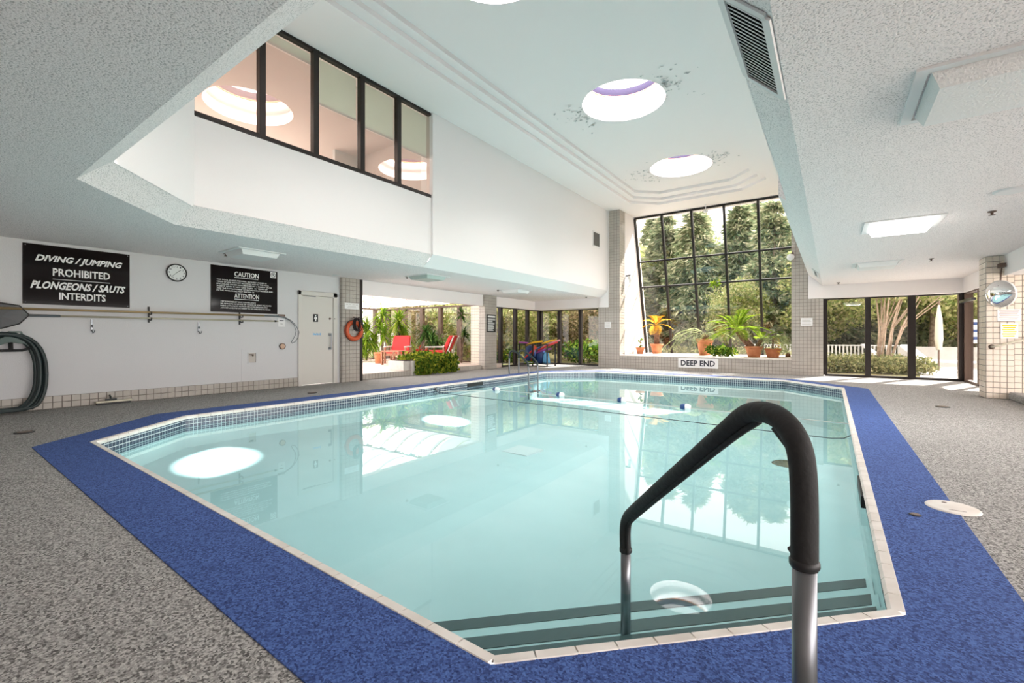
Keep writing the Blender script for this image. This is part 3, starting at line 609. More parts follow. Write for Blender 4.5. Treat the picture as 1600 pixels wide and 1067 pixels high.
for k in range(6):
    pts = []; rw = .355+.017*k; rh = .54+.012*k; cyy = .975+rr.uniform(-.03, .03); czz = .565+rr.uniform(-.015, .015)
    for j in range(33):
        a = 2*PI*j/32; y = cyy+rw*math.copysign(abs(math.cos(a))**.75, math.cos(a)); z = czz+rh*math.copysign(abs(math.sin(a))**.8, math.sin(a))
        pts.append(wx(y, max(.045+.02*(k % 2), z), .07+.035*(k % 3)+.10*(.5-.5*math.sin(a))))
    b = MB(); b.tube(pts, .024, 8, False); b.build('hose_coil', 'hose', hs, True)
# floor brush
t = thing('pool_brush', Vector((-9.65, 2.24, 0)), 'narrow pool brush head lying against the tile skirting', 'brush')
b = MB(); b.box((-9.72, 2.0, .03), (-9.64, 2.47, .062)); b.build('brush_back', 'alu', t, bevel=.008)
b = MB(); b.box((-9.715, 2.02, 0), (-9.65, 2.45, .03)); b.build('bristles', 'black', t)
b = MB(); b.tube([(-9.69, 2.2, .06), (-9.72, 2.2, .12), (-9.76, 2.2, .14)], .014, 8); b.box((-9.71, 2.13, .06), (-9.67, 2.27, .09)); b.build('handle_clip', 'black', t)
# niche with spout, below tiled patch
t = thing('wall_niche', wx(4.45, .57), 'small recessed tiled niche with a dark spigot low on the left wall', 'niche')
b = MB(); b.box(wx(4.26, .2, -.002), wx(4.62, .86, .004)); b.build('surround', 'lowwall', t)
b = MB(); b.box(wx(4.385, .575, .003), wx(4.535, .775, .006)); b.build('recess_back', 'tile', t)
b = MB(); b.box(wx(4.375, .775, 0), wx(4.545, .79, .02)); b.box(wx(4.375, .565, 0), wx(4.545, .578, .03)); b.box(wx(4.375, .57, 0), wx(4.387, .78, .02)); b.box(wx(4.533, .57, 0), wx(4.545, .78, .02)); b.build('lip', 'lowwall', t)
b = MB(); b.tube([wx(4.44, .74, .0), wx(4.44, .74, .06), wx(4.45, .715, .08)], .014, 8); b.tube([wx(4.40, .745, .03), wx(4.48, .745, .03)], .008, 6); b.build('spigot', 'brown', t, True)
t = thing('round_gauge', wx(5.085, .84), 'round tan disc with a dark rim low beside the door', 'gauge')
b = MB(); b.lathe([(.058, 0), (.066, .01), (.066, .035), (.055, .04), (.052, .03)], wx(5.085, .904), 24, 'X'); b.build('rim', 'brown', t, True)
b = MB(); b.lathe([(.001, .032), (.053, .032)], wx(5.085, .904), 24, 'X'); b.build('face', 'cork', t)
t = thing('paper_notice', wx(5.08, 1.33), 'small white paper notice at the right end of the wall poles', 'notice')
b = MB(); b.box(wx(5.0, 1.33), wx(5.155, 1.52, .004)); b.build('sheet', 'signwhite', t)
b = MB(); b.box(wx(5.03, 1.455, .004), wx(5.12, 1.475, .005)); b.box(wx(5.05, 1.39, .004), wx(5.10, 1.396, .005)); stuff(b.build('print', 'ink', t))
t = thing('maroon_label', wx(5.08, 1.55), 'thin maroon label plate above the small paper notice', 'label')
b = MB(); b.box(wx(4.99, 1.555), wx(5.155, 1.60, .004)); b.build('plate', 'brown', t)
b = MB(); b.box(wx(5.01, 1.575, .004), wx(5.135, 1.582, .005)); stuff(b.build('print', 'pink', t))
# door
d = sroot('door_1', wx(5.9, 0))
b = MB(); b.box(wx(5.44, 0, -.1), wx(5.51, 2.16, .035)); b.box(wx(6.31, 0, -.1), wx(6.42, 2.16, .035)); b.box(wx(5.44, 2.06, -.1), wx(6.42, 2.16, .035)); b.build('door_frame', 'door', d, bevel=.006)
b = MB(); b.box(wx(5.515, .02, -.05), wx(6.305, 2.055, .012)); dl = b.build('door_leaf', 'door', d)
b = MB(); b.box(wx(5.80, 1.46, .012), wx(5.925, 1.64, .016)); sg = b.build('restroom_plaque', 'black', dl)
b = MB(); b.lathe([(.001, 0), (.018, 0), (.018, .001)], wx(5.862, 1.60, .017), 12, 'X'); b.add([wx(5.835, 1.575, .018), wx(5.89, 1.575, .018), wx(5.90, 1.53, .018), wx(5.88, 1.52, .018), wx(5.875, 1.475, .018), wx(5.85, 1.475, .018), wx(5.845, 1.52, .018), wx(5.825, 1.53, .018)], [tuple(range(8))]); b.build('figure', 'letter', d)
b = MB(); [b.box(wx(5.80+.028*k, 1.15+.006*(k % 2), .012), wx(5.82+.028*k, 1.20-.008*(k % 3), .0135)) for k in range(7)]; stuff(b.build('sticker', 'skyblue', dl))
b = MB(); b.box(wx(6.19, .80, .012), wx(6.275, .86, .016)); b.box(wx(6.19, 1.14, .012), wx(6.275, 1.20, .016)); b.tube([wx(6.235, .84, .015), wx(6.235, .84, .06), wx(6.235, 1.16, .06), wx(6.235, 1.16, .015)], .012, 8); b.build('pull_handle', 'steel', dl)
b = MB(); b.lathe([(.001, .02), (.02, .018), (.026, 0)], wx(6.23, 1.545, .012), 16, 'X'); b.lathe([(.001, .012), (.012, .01), (.014, 0)], wx(6.34, 1.545, .035), 10, 'X'); b.build('lock', 'brown', dl)
b = MB(); b.box(wx(5.56, 2.035, .01), wx(5.86, 2.05, .03)); b.build('closer', 'steel', dl)
# life ring + notice on column (plane x = -9.7)
t = thing('life_ring', Vector((-9.64, 6.8, 1.03)), 'orange life ring hanging on the tiled column beside the door', 'life ring')
pts = [(-9.645, 6.795+.205*math.cos(a), 1.265+.205*math.sin(a)) for a in np.linspace(0, 2*PI, 33)]
b = MB(); b.tube(pts, .055, 12, False); b.build('ring', 'orange', t, True)
pts = [(-9.6+.01*math.sin(5*a), 6.795+.275*math.cos(a)*(1-.05*math.cos(4*a)), 1.265+.275*math.sin(a)*(1-.05*math.cos(4*a))) for a in np.linspace(0, 2*PI, 49)]
b = MB(); b.tube(pts, .006, 6, False); b.build('grab_line', 'rope', t, True)
t = thing('rope_coil', Vector((-9.6, 6.83, 1.25)), 'dark rope coil hung over the top of the orange life ring', 'rope')
b = MB(); b.tube([(-9.694, 6.81, 1.60), (-9.64, 6.81, 1.60)], .012, 8); b.build('peg', 'black', t)
for k in range(5):
    b = MB(); b.tube([(-9.575+.012*k, 6.82+.02*k*(-1)**k/2+(.075+.008*k)*math.cos(a), 1.42+(.13+.01*k)*math.sin(a)) for a in np.linspace(0, 2*PI, 25)], .011, 6, False); b.build('loop', 'rope', t, True)
t = thing('column_notice', Vector((-9.69, 6.76, 1.8)), 'small white notice above the orange life ring', 'notice')
b = MB(); b.box((-9.694, 6.565, 1.80), (-9.688, 6.965, 1.95)); b.build('plate', 'signwhite', t)
b = MB()
for y0, y1, z in ((6.60, 6.66, 1.905), (6.69, 6.73, 1.905), (6.78, 6.84, 1.905), (6.87, 6.93, 1.905), (6.66, 6.88, 1.86), (6.64, 6.9, 1.83)): b.box((-9.688, y0, z), (-9.6875, y1, z+.012))
stuff(b.build('print', 'concrete', t))
t = thing('rules_sign', Vector((-9.69, 12.35, 1.28)), 'tall black pool rules sign with white lines on the second column', 'sign')
b = MB(); b.box((-9.694, 12.1, 1.28), (-9.68, 12.6, 1.895)); b.build('board', 'black', t)
b = MB(); rr = random.Random(2); b.box((-9.68, 12.15, 1.79), (-9.679, 12.56, 1.85))
for k in range(13): b.box((-9.68, 12.15, 1.735-k*.034), (-9.679, 12.15+rr.uniform(.25, .42), 1.752-k*.034))
stuff(b.build('print', 'letter', t))
# notices on far columns
for x0, x1, z0, z1, lb in ((-6.79, -6.54, 1.45, 1.665, 'small white notice on the tall pillar left of the sloped window'), (-.73, -.45, 1.43, 1.655, 'small white notice on the broad pillar right of the sloped window')):
    t = thing('pillar_notice', Vector(((x0+x1)/2, 15.39, z0)), lb, 'notice')
    b = MB(); b.box((x0, 15.385, z0), (x1, 15.393, z1)); b.build('plate', 'signwhite', t)
    b = MB()
    for k in range(5): b.box((x0+.03, 15.3845, z1-.04-k*.035), (x1-.03-.02*(k % 2), 15.385, z1-.03-k*.035))
    stuff(b.build('print', 'concrete', t))
# ================================================================ ceiling fixtures
def fixture(x, y, label, lens='lens', lit=0):
    t = thing('ceiling_light', (x, y, ZL), label, 'ceiling light', 'square dropped ceiling lights')
    b = MB(); z = ZL; h = .385
    for s0, s1, zz in ((h, h-.055, z-.015),):
        b.add([(x+a*s0, y+c*s0, z) for a, c in ((-1, -1), (1, -1), (1, 1), (-1, 1))]+[(x+a*s0, y+c*s0, zz) for a, c in ((-1, -1), (1, -1), (1, 1), (-1, 1))]+[(x+a*s1, y+c*s1, zz) for a, c in ((-1, -1), (1, -1), (1, 1), (-1, 1))]+[(x+a*s1, y+c*s1, z) for a, c in ((-1, -1), (1, -1), (1, 1), (-1, 1))],
              [(i, (i+1) % 4, 4+(i+1) % 4, 4+i) for i in range(4)]+[(4+i, 4+(i+1) % 4, 8+(i+1) % 4, 8+i) for i in range(4)]+[(8+i, 8+(i+1) % 4, 12+(i+1) % 4, 12+i) for i in range(4)])
    b.build('flange', 'fixture', t)
    b = MB(); s0, s1 = .315, .275
    b.add([(x+a*s0, y+c*s0, z-.005) for a, c in ((-1, -1), (1, -1), (1, 1), (-1, 1))]+[(x+a*s1, y+c*s1, z-.09) for a, c in ((-1, -1), (1, -1), (1, 1), (-1, 1))], [(i, (i+1) % 4, 4+(i+1) % 4, 4+i) for i in range(4)]+[(7, 6, 5, 4)])
    b.build('lens', lens, t)
    if lit: area('ceiling_lamp', (x, y, ZL-.1), .5, .5, lit, color=(1, .98, .95))
fixture(.76, 3.66, 'unlit ribbed ceiling light nearest the camera at the upper right')
fixture(.72, 7.62, 'glowing ceiling light, the only lit one of the right hand row', 'lenson', 25)
fixture(.72, 11.45, 'farthest pale ceiling light over the right hand deck')
fixture(-8.15, 3.72, 'grey ceiling light above the black caution sign')
fixture(-7.9, 7.6, 'greenish ceiling light in front of the sunroom opening', 'lensgreen')
fixture(-8.05, 11.5, 'grey ceiling light near the column with the rules sign')
SPR = [(1550, 332, 'sprinkler head between the lit ceiling light and the right edge'), (1455, 406, 'sprinkler head beside the farthest right ceiling light'), (353, 398, 'sprinkler head left of the ceiling light over the caution sign'), (636, 434.5, 'sprinkler head left of the greenish ceiling light'), (778, 455, 'sprinkler head above the second column'), (1310, 443.5, 'tiny sprinkler head above the right hand windows'), (916, 466, 'tiny sprinkler head above the corner windows')]
for px, py, lb in SPR:
    p = onZ(px, py-2, ZL)
    if p.y > 15.3: p = p*(15.2/p.y); p.z = ZL
    t = thing('sprinkler_head', p, lb, 'sprinkler')
    b = MB(); b.lathe([(.001, 0), (.04, 0), (.035, -.012), (.015, -.014), (.012, -.035)], p, 12); b.build('escutcheon', 'brown', t, True)
    b = MB(); b.lathe([(.001, -.04), (.03, -.042), (.03, -.046), (.001, -.046)], p, 12); b.build('deflector', 'brown', t)
p = onZ(1580, 297, ZL); t = thing('ceiling_speaker', p, 'round white ceiling speaker at the right edge of the photo', 'speaker')
b = MB(); b.lathe([(.13, 0), (.125, -.015), (.10, -.018), (.001, -.012)], p, 28); b.build('grille', 'fixture', t, True)
p = onZ(526, 429.5, ZL); t = thing('ceiling_disc', p, 'flat pale disc on the ceiling in front of the first column', 'detector')
b = MB(); b.lathe([(.09, 0), (.085, -.012), (.001, -.014)], p, 20); b.build('cover', 'fixture', t, True)
# vents
def vent(o, u, v, n, w, h, nsl, label, slat='black'):
    o, u, v, n = Vector(o), Vector(u).normalized(), Vector(v).normalized(), Vector(n).normalized()
    t = thing('air_vent', o, label, 'vent'); f = .035
    for a, c in (((0, 0), (w, 0)), ((0, h), (w, h)), ((0, 0), (0, h)), ((w, 0), (w, h))):
        b = MB(); b.bar(o+u*a[0]+v*a[1]+n*.006, o+u*c[0]+v*c[1]+n*.006, f*1.4, .012, n); b.build('frame', 'fixture', t)
    b = MB(); b.quad(o+n*.001, o+u*w+n*.001, o+u*w+v*h+n*.001, o+v*h+n*.001); b.build('duct', 'ductblack', t)
    for k in range(nsl):
        q = o+v*(h*(k+.5)/nsl); b = MB(); b.bar(q+u*f*.6+n*.003, q+u*(w-f*.6)+n*.003, h/nsl*.26, .002, n); b.build('slat', slat, t)
bu = Vector((-.46+.22, 0, ZB-ZL)).normalized(); bn = Vector((-(ZB-ZL), 0, -.24)).normalized()
vent(Vector((-.245, 2.37, ZL+.021)), bu, Y_, bn, .28, .85, 22, 'black louvred vent on the sloped ceiling edge at upper right', 'fixture')
vent(Vector((-.275, 12.6, ZL+.050)), bu, Y_, bn, .12, 1.1, 10, 'small slot vent far along the sloped ceiling edge on the right', 'fixture')
vent(Vector((-6.652, 14.1, 4.24)), Y_, Z_, X_, .55, .5, 14, 'grey louvred vent high on the white wall left of the tall pillar', 'concrete')
p = onX(978, 431, -6.22); t = thing('wall_speaker', p, 'small white bracket speaker on the sunlit wall left of the sloped window', 'speaker')
b = MB(); b.box(p+Vector((0, -.03, -.03)), p+Vector((.18, .03, .03))); b.build('bracket', 'black', t)
b = MB(); b.tube([p+Vector((.14, 0, -.02)), p+Vector((.16, 0, -.28))], [.07, .05], 10); b.build('body', 'signwhite', t, True)
p = Vector((-3.55, 16.5, 5.7)); t = thing('ceiling_detector', p, 'small white detector hanging over the top of the sloped window', 'detector')
b = MB(); b.tube([p, p-Z_*.22], .012, 8); b.build('stem', 'signwhite', t)
b = MB(); b.lathe([(.001, -.22), (.07, -.22), (.09, -.25), (.05, -.3), (.001, -.31)], p, 16); b.build('head', 'signwhite', t, True)
p = onY(1237.5, 402, 15.38); t = thing('pillar_speaker', p, 'white round fitting high on the edge of the broad pillar', 'light')
b = MB(); b.tube([p+Vector((.02, .02, .12)), p+Vector((-.05, -.08, .05))], .03, 8); b.build('bracket', 'brown', t); b = MB(); b.lathe([(.001, -.1), (.08, -.07), (.1, 0), (.07, .07), (.001, .09)], p+Vector((-.03, -.1, 0)), 16); b.build('globe', 'signwhite', t, True)
# ================================================================ right column: mirror, signs, rail, curb
p = Vector((2.41, 11.42, 1.865)); t = thing('convex_mirror', p, 'round convex safety mirror hung on the beige tiled column', 'mirror')
q = Vector((-.75, -.65, -.08)).normalized(); rot = q.to_track_quat('Z', 'Y').to_matrix(); b = MB()
b.lathe([(.001, .085), (.07, .08), (.14, .062), (.20, .032), (.228, .005)], (0, 0, 0), 40); b.v = [tuple(rot @ Vector(v)+p) for v in b.v]; b.build('mirror_face', 'mirror', t, True)
b = MB(); b.lathe([(.228, .008), (.238, .0), (.235, -.02), (.001, -.03)], (0, 0, 0), 40); b.v = [tuple(rot @ Vector(v)+p) for v in b.v]; b.build('rim', 'signwhite', t, True)
b = MB(); b.tube([p+Vector((.0, .02, .12)), p+Vector((.03, .04, .5))], .012, 8); b.box(p+Vector((.0, .0, .47)), p+Vector((.07, .18, .54))); b.build('hanger_bracket', 'brown', t)
for (x0, x1, z0, z1, lb, c, nl) in ((2.41, 2.70, 1.39, 1.60, 'white printed notice directly below the convex mirror', 'pink', 6), (2.45, 2.665, 1.08, 1.345, 'white notice with yellow print below the other notice', 'yellow', 6)):
    t = thing('posted_notice', Vector(((x0+x1)/2, 11.6, z0)), lb, 'notice')
    b = MB(); b.box((x0, 11.585, z0), (x1, 11.592, z1)); b.build('sheet', 'signwhite', t)
    b = MB()
    for k in range(nl):
        hh = (z1-z0)/(nl+1); zz = z1-hh*(k+.8); b.box((x0+.02+.01*(k % 2), 11.5845, zz-hh*(.36 if c == 'yellow' else .2)), (x1-.02-.012*(k % 3), 11.5855, zz+hh*.2))
    stuff(b.build('print', c, t))
t = thing('wall_handrail', Vector((2.33, 11.55, .9)), 'tan handrail rising to the right along the beige tiled wall', 'handrail')
b = MB(); b.tube([(2.34, 11.595, .93), (2.34, 11.53, .93), (2.4, 11.52, .945), (3.4, 11.52, 1.30)], .018, 10); b.build('rail', 'canvas', t, True)
b = MB(); b.lathe([(.001, -.012), (.04, -.01), (.045, 0)], (2.34, 11.596, .93), 16, 'Y'); b.build('flange', 'brown', t, True)
t = thing('raised_curb', Vector((3.4, 9.8, 0)), 'grey raised curb at the right edge below the beige wall', 'curb')
b = MB(); b.box((2.54, 8.5, 0), (5, 11.59, .13)); b.build('slab', 'carpet', t, bevel=.03)
# floor fittings
t = thing('skimmer_cover', Vector((.63, 3.98, 0)), 'round cream skimmer lid set in the deck at the right of the pool', 'cover')
b = MB(); b.lathe([(.001, .012), (.12, .012), (.13, .008), (.135, .0)], (.63, 3.985, .004), 40); b.build('lid', 'coping', t, True)
b = MB(); b.box((.60, 3.9, .0165), (.68, 3.905, .0175)); b.lathe([(.0, .0135), (.012, .0135), (.014, .012)], (.60, 4.05, .004), 10); b.build('finger_slot', 'brown', t)
for px, py, lb in ((38, 676, 'dark flat drain cover on the grey deck at the far left'), (488, 614, 'dark flat drain cover on the deck in front of the door'), (1473, 636, 'thin dark drain cover on the grey deck at the right'), (1430, 806, 'small dark anchor fitting in the blue border near the skimmer cover')):
    p = onZ(px, py); k = .35 if py == 806 else 1; t = thing('floor_drain', p, lb, 'drain')
    b = MB(); b.lathe([(.001, .014), (.06*k, .014), (.07*k, .010)], p, 20); b.build('cover', 'brown', t)
    b = MB(); b.lathe([(.07*k, .012), (.085*k, .010), (.09*k, .0)], p, 20); b.build('rim', 'black', t)
# ================================================================ grab rail in the foreground
def rp(s, z, off=0.):
    P1, P2 = Vector((-.05, 1.19, 0)), Vector((-.82, 2.115, 0)); dn = (P2-P1).normalized(); return P1+dn*s+Vector((0, 0, z))+Vector((-dn.y, dn.x, 0))*off
def smooth(pts, it=2):
    for _ in range(it):
        o = [pts[0]]
        for a, b_ in zip(pts, pts[1:]): o += [a*.75+b_*.25, a*.25+b_*.75]
        pts = o+[pts[-1]]
    return pts
t = thing('pool_grab_rail', rp(.3, 0), 'steel grab rail with black foam sleeve at the pool steps in the foreground', 'grab rail')
b = MB(); b.tube([rp(0, 0), rp(0, .62)], .024, 16); b.build('post', 'steel', t, True)
b = MB(); b.tube([rp(1.212, .07), rp(1.212, -.375)], .024, 16); b.build('post', 'steel', t, True)
b = MB(); b.lathe([(.024, .02), (.05, .015), (.055, .007)], rp(0, 0), 20); b.build('flange', 'steel', t, True)
sl = smooth([rp(.0, .588), rp(.0, .79), rp(.02, .87), rp(.09, .915), rp(.20, .905), rp(.29, .845), rp(1.10, .29), rp(1.20, .215), rp(1.225, .14), rp(1.212, .045)], 3)
b = MB(); b.tube(sl, .027, 16); sv = b.build('foam_sleeve', 'foam', t, True)
b = MB(); b.tube([q-Vector((0, 0, .004))+(-n1*.0) for q in [rp(.03, .60), rp(.031, .78), rp(.045, .845), rp(.10, .882)]], .009, 6); b.tube(smooth([rp(.16, .885), rp(.27, .822), rp(.7, .53), rp(1.09, .262), rp(1.17, .20), rp(1.19, .13), rp(1.18, .05)]), .009, 6); b.build('seam', 'foam', sv, True)
b = MB(); b.lathe([(.027, .0), (.030, .004), (.030, .014), (.027, .018)], rp(0, .59), 20); b.build('tie', 'black', sv, True); b = MB(); b.tube([rp(.025, .60), rp(.045, .612)], .008, 6); b.build('knot', 'black', sv, True)
b = MB(); b.lathe([(.027, .0), (.030, .004), (.030, .02), (.027, .024)], rp(1.212, .045), 20); b.build('tie', 'black', sv, True)
# pool ladder
t = thing('pool_ladder', Vector((-7.6, 11.2, 0)), 'steel pool ladder with dark sleeves on the far left pool edge', 'ladder')
for y in (10.95, 11.45):
    pts = smooth([Vector((-7.9, y, 0)), Vector((-7.9, y, .56)), Vector((-7.86, y, .68)), Vector((-7.72, y, .70)), Vector((-7.58, y, .62)), Vector((-7.28, y, .40)), Vector((-7.2, y, .30)), Vector((-7.2, y, -.7))])
    b = MB(); b.tube(pts, .024, 10); rl = b.build('rail', 'steel', t, True)
    b = MB(); k0 = [i for i, q in enumerate(pts) if q.z > .42 and q.x < -7.85][0]; k1 = [i for i, q in enumerate(pts) if q.x > -7.25][1]
    b.tube(pts[k0:k1+1], .030, 10); b.build('sleeve', 'hose', rl, True)
for z in (-.25, -.5):
    b = MB(); b.box((-7.25, 10.95, z-.015), (-7.12, 11.45, z+.015)); b.build('tread', 'steel', t)
# float line and safety rope
fl = thing('float_line', Vector((-3.5, 8.4, -.15)), 'blue and white float line stretched across the pool', 'float line')
cols = [(-7.33, 7.45), (-6.48, 8.45), (-4.73, 8.42), (-3.35, 8.42), (-2.11, 8.25), (.2, 8.1)]
b = MB(); b.tube([Vector((x, y, -.145)) for x, y in cols], .006, 6); b.build('rope', 'concrete', fl)
for x, y in cols[1:5]:
    pp = Vector((x, y, -.13)); b = MB(); b.lathe([(.008, -.09), (.04, -.085), (.055, -.04), (.055, 0)], pp, 14, 'X'); f1 = b.build('float', 'bluep', fl, True)
    b = MB(); b.lathe([(.055, 0), (.055, .04), (.04, .085), (.008, .09)], pp, 14, 'X'); b.build('float_end', 'signwhite', f1, True)
b = MB(); b.lathe([(.001, .05), (.03, .045), (.035, 0)], (-7.33, 7.3, -.08), 12, 'X'); b.tube([(-7.29, 7.3, -.08), (-7.25, 7.3, -.14)], .01, 6); b.build('wall_anchor', 'steel', fl)
rp2 = MB(); rp2.tube([(-7.29, 7.3, -.14), (-6.3, 7.22, -.148), (-3.4, 7.04, -.148), (0., 6.82, -.148), (.12, 6.9, -.146), (.19, 7.05, -.13)], .005, 6)
tag(rp2.build('safety_rope', 'rope', None), 'thin dark rope lying across the water in front of the float line', 'rope')
# ================================================================ sunroom
b = MB(); b.box((-17.2, 6.8, -.05), (-9.87, 13.2, .15)); struct('floor', b, 'pinkfloor')
st = sroot('trim_8', (-9.87, 9.6, 0)); b = MB(); b.box((-9.87, 7.1, 0), (-9.862, 12.05, .148)); b.build('riser_bed', 'grout', st)
tiles(st, (-9.862, 7.1, 0), Y_, Z_, X_, 4.95, .148, .1, 'tile', sv=.148)
window('window_6', [-16.0, -14.93, -13.87, -12.82, -11.8, -11.0], [.17, 2.32], lambda a, z: (a, 13.05, z), (0, -1, 0), .15, .15, frame='brown')
window('window_7', [7.2, 8.3, 9.4, 10.5, 11.5, 12.4, 13.05], [.17, 2.32], lambda a, z: (-16.1, a, z), (1, 0, 0), .13, .15, frame='brown')
def roofz(y): return 2.36+(13.05-y)*.30
rf = sroot('ceiling', (-13, 10, 2.4))
for i, x in enumerate(np.linspace(-16.1, -10.12, 8)):
    b = MB(); b.bar((x, 13.1, roofz(13.1)+.12), (x, 6.6, roofz(6.6)+.12), .08, .14, (0, .3, 1)); b.build('rafter', 'brown', rf)
for y in (13.05, 11.3, 9.4, 7.4):
    b = MB(); b.bar((-16.1, y, roofz(y)+.12), (-9.95, y, roofz(y)+.12), .08, .12, (0, 0, 1)); b.build('purlin', 'brown', rf)
b = MB(); b.add([(-16.2, 13.2, roofz(13.2)+.2), (-9.95, 13.2, roofz(13.2)+.2), (-9.95, 6.5, roofz(6.5)+.2), (-16.2, 6.5, roofz(6.5)+.2)], [(0, 1, 2, 3)]); b.build('roof_glass', 'skyglass', rf)
xsx = np.linspace(-16.1, -10.12, 8); bay = [13.0, 11.3, 9.4, 7.4]
t = thing('shade_sail', Vector((-13, 10, 2.5)), 'white fabric shade strips sagging under the sunroom roof', 'shade')
for i in range(7):
    for j in range(3):
        b = MB(); xa, xb = xsx[i]+.03, xsx[i+1]-.03; ya, yb = bay[j]-.06, bay[j+1]+.08; N_ = 8; vs = []
        for k in range(N_+1):
            f = k/N_; y = ya+(yb-ya)*f; z = roofz(y)+.04-.20*math.sin(PI*f)
            for x, dz in ((xa, 0), ((xa+xb)/2, -.06*math.sin(PI*f)), (xb, 0)): vs.append((x, y, z+dz))
        b.add(vs, [(3*k+c, 3*k+c+1, 3*k+4+c, 3*k+3+c) for k in range(N_) for c in (0, 1)]); b.build('sail_panel', 'sail', t, True)
b = MB(); b.box((-9.97, 6.5, 2.56), (-9.9, 12.1, roofz(6.6)+.2)); struct('wall_left', b, 'white')
b = MB(); b.box((-10.1, 12.3, ZL), (-9.95, 16.2, 6.3)); b.box((-10.1, 6.5, ZL), (-10.0, 12.3, 6.3)); struct('wall_left', b, 'pale')
# planter with ivy
t = thing('stone_planter', Vector((-10.2, 9.8, 0)), 'low stone planter box straddling the sunroom step', 'planter')
b = MB(); b.box((-10.6, 8.62, .15), (-9.93, 10.85, .42)); b.box((-9.99, 8.85, 0), (-9.84, 10.85, .42)); b.build('box', 'concrete', t, bevel=.01)
b = MB(); b.box((-10.55, 8.68, .42), (-9.9, 10.8, .44)); b.build('soil', 'soil', t)
R_ = np.random.default_rng(7)
def ellip(n, c, r, rng, shell=.55):
    d = rng.normal(size=(n, 3)); d /= np.linalg.norm(d, axis=1)[:, None]; q = shell+(1-shell)*rng.random(n)
    return np.array(c)+d*np.array(r)*q[:, None]
iv = thing('ivy', Vector((-9.9, 10, 0)), 'yellow green ivy spilling over the front of the stone planter', 'plant')
C = np.concatenate([ellip(500, (-10.2, 9.6, .52), (.35, .95, .17), R_), np.stack([-9.8+.08*R_.random(1300), 8.95+1.75*R_.random(1300), .05+.45*R_.random(1300)], 1), ellip(500, (-9.95, 10.3, .45), (.18, .6, .16), R_)])
V, F = leaves(C, .10, .09, R_, flat=.6); stuff(npmesh('leaves', V, F, 'l_ivy', iv))
b = MB()
for k in range(8): b.tube([(-10.1, 9.0+.2*k, .43), (-9.84, 9.05+.22*k, .5), (-9.79, 9.1+.22*k, .12)], .008, 5)
b.build('stems', 'bark', iv)
def strap_plant(name, base, stems, label, cat, leaf='l_palm', nl=80, L=.6, group=None, bark='bark'):
    t = thing(name, Vector(base), label, cat, group); rng = np.random.default_rng(abs(hash(label)) % 1000 if 0 else len(label)*7+int(abs(base[0])*10))
    b = MB()
    for (dx, dy, h) in stems: b.tube([Vector(base), Vector(base)+Vector((dx*.4, dy*.4, h*.5)), Vector(base)+Vector((dx, dy, h))], [.035, .03, .025], 7)
    b.build('stem', bark, t, True)
    for (dx, dy, h) in stems:
        top = np.array(base)+np.array((dx, dy, h)); n = nl; a = rng.random(n)*2*PI; e = rng.uniform(-.7, 1.3, n); Vs = []; Fs = []
        for i in range(n):
            d = np.array((math.cos(a[i])*math.cos(e[i]), math.sin(a[i])*math.cos(e[i]), math.sin(e[i]))); sd_ = np.array((-math.sin(a[i]), math.cos(a[i]), 0))
            l = L*rng.uniform(.7, 1.15); p0 = top-np.array((0, 0, rng.random()*.25)); w = .028; k = len(Vs)
            p1 = p0+d*l*.5; p2 = p0+d*l-np.array((0, 0, .28*l))
            Vs += [p0-sd_*w*.5, p0+sd_*w*.5, p1-sd_*w, p1+sd_*w, p2-sd_*.006, p2+sd_*.006]; Fs += [(k, k+1, k+3, k+2), (k+2, k+3, k+5, k+4)]
        stuff(npmesh('foliage', np.array(Vs), np.array(Fs), leaf, t))
    return t
def pot(t, p, r, h, rim=True):
    b = MB(); b.lathe([(.001, 0), (r*.68, 0), (r*.94, h*.78), (r*.94, h*.80), (r*1.04, h*.80), (r*1.06, h), (r*.92, h), (r*.88, h*.86), (.001, h*.86)], p, 24); b.build('pot', 'terra', t, True)
    b = MB(); b.lathe([(.001, h*.88), (r*.9, h*.87)], p, 20); b.build('soil', 'soil', t)
fz = .15
strap_plant('dracaena', (-14.6, 11.6, fz), [(0, 0, 1.95), (.25, -.15, 1.2), (-.3, .1, 1.5)], 'tallest yellow green cane plant behind the red armchair', 'plant', L=.6)
strap_plant('dracaena', (-13.85, 11.75, fz), [(.05, 0, 1.65), (.15, .1, 1.1)], 'yellow green cane plant directly behind the back of the red armchair', 'plant', L=.7, nl=110)
strap_plant('dracaena', (-15.5, 11.5, fz), [(0, 0, 1.35), (.2, .2, .8), (-.15, -.2, 1.7)], 'pale leafy cane plant by the first sunroom post', 'plant', L=.6, nl=110)
strap_plant('dracaena', (-15.0, 10.9, fz), [(0, 0, .6), (.2, .1, .9)], 'low bushy yellow green plant left of the table', 'plant', L=.6, nl=110)
strap_plant('dark_palm', (-12.6, 12.3, fz), [(0, 0, .9), (.3, .1, .7), (-.25, 0, 1.2)], 'dark green palm between the two red chairs', 'plant', 'l_dark', 100, .65)
strap_plant('bromeliad', (-11.9, 11.0, fz), [(0, 0, .42), (.2, .15, .38)], 'dark red leaved plant in front of the reclining red chair', 'plant', 'l_red', 50, .4)
strap_plant('glass_plant', (-11.3, 12.6, fz), [(0, 0, 1.9), (.1, .05, 1.2)], 'slim dark climbing plant by the last sunroom pane', 'plant', 'l_dark', 60, .3)
t = thing('orange_tub', Vector((-13.5, 10.55, fz)), 'orange clay tub on the sunroom floor behind the table', 'pot'); pot(t, (-13.5, 10.55, fz), .17, .40)
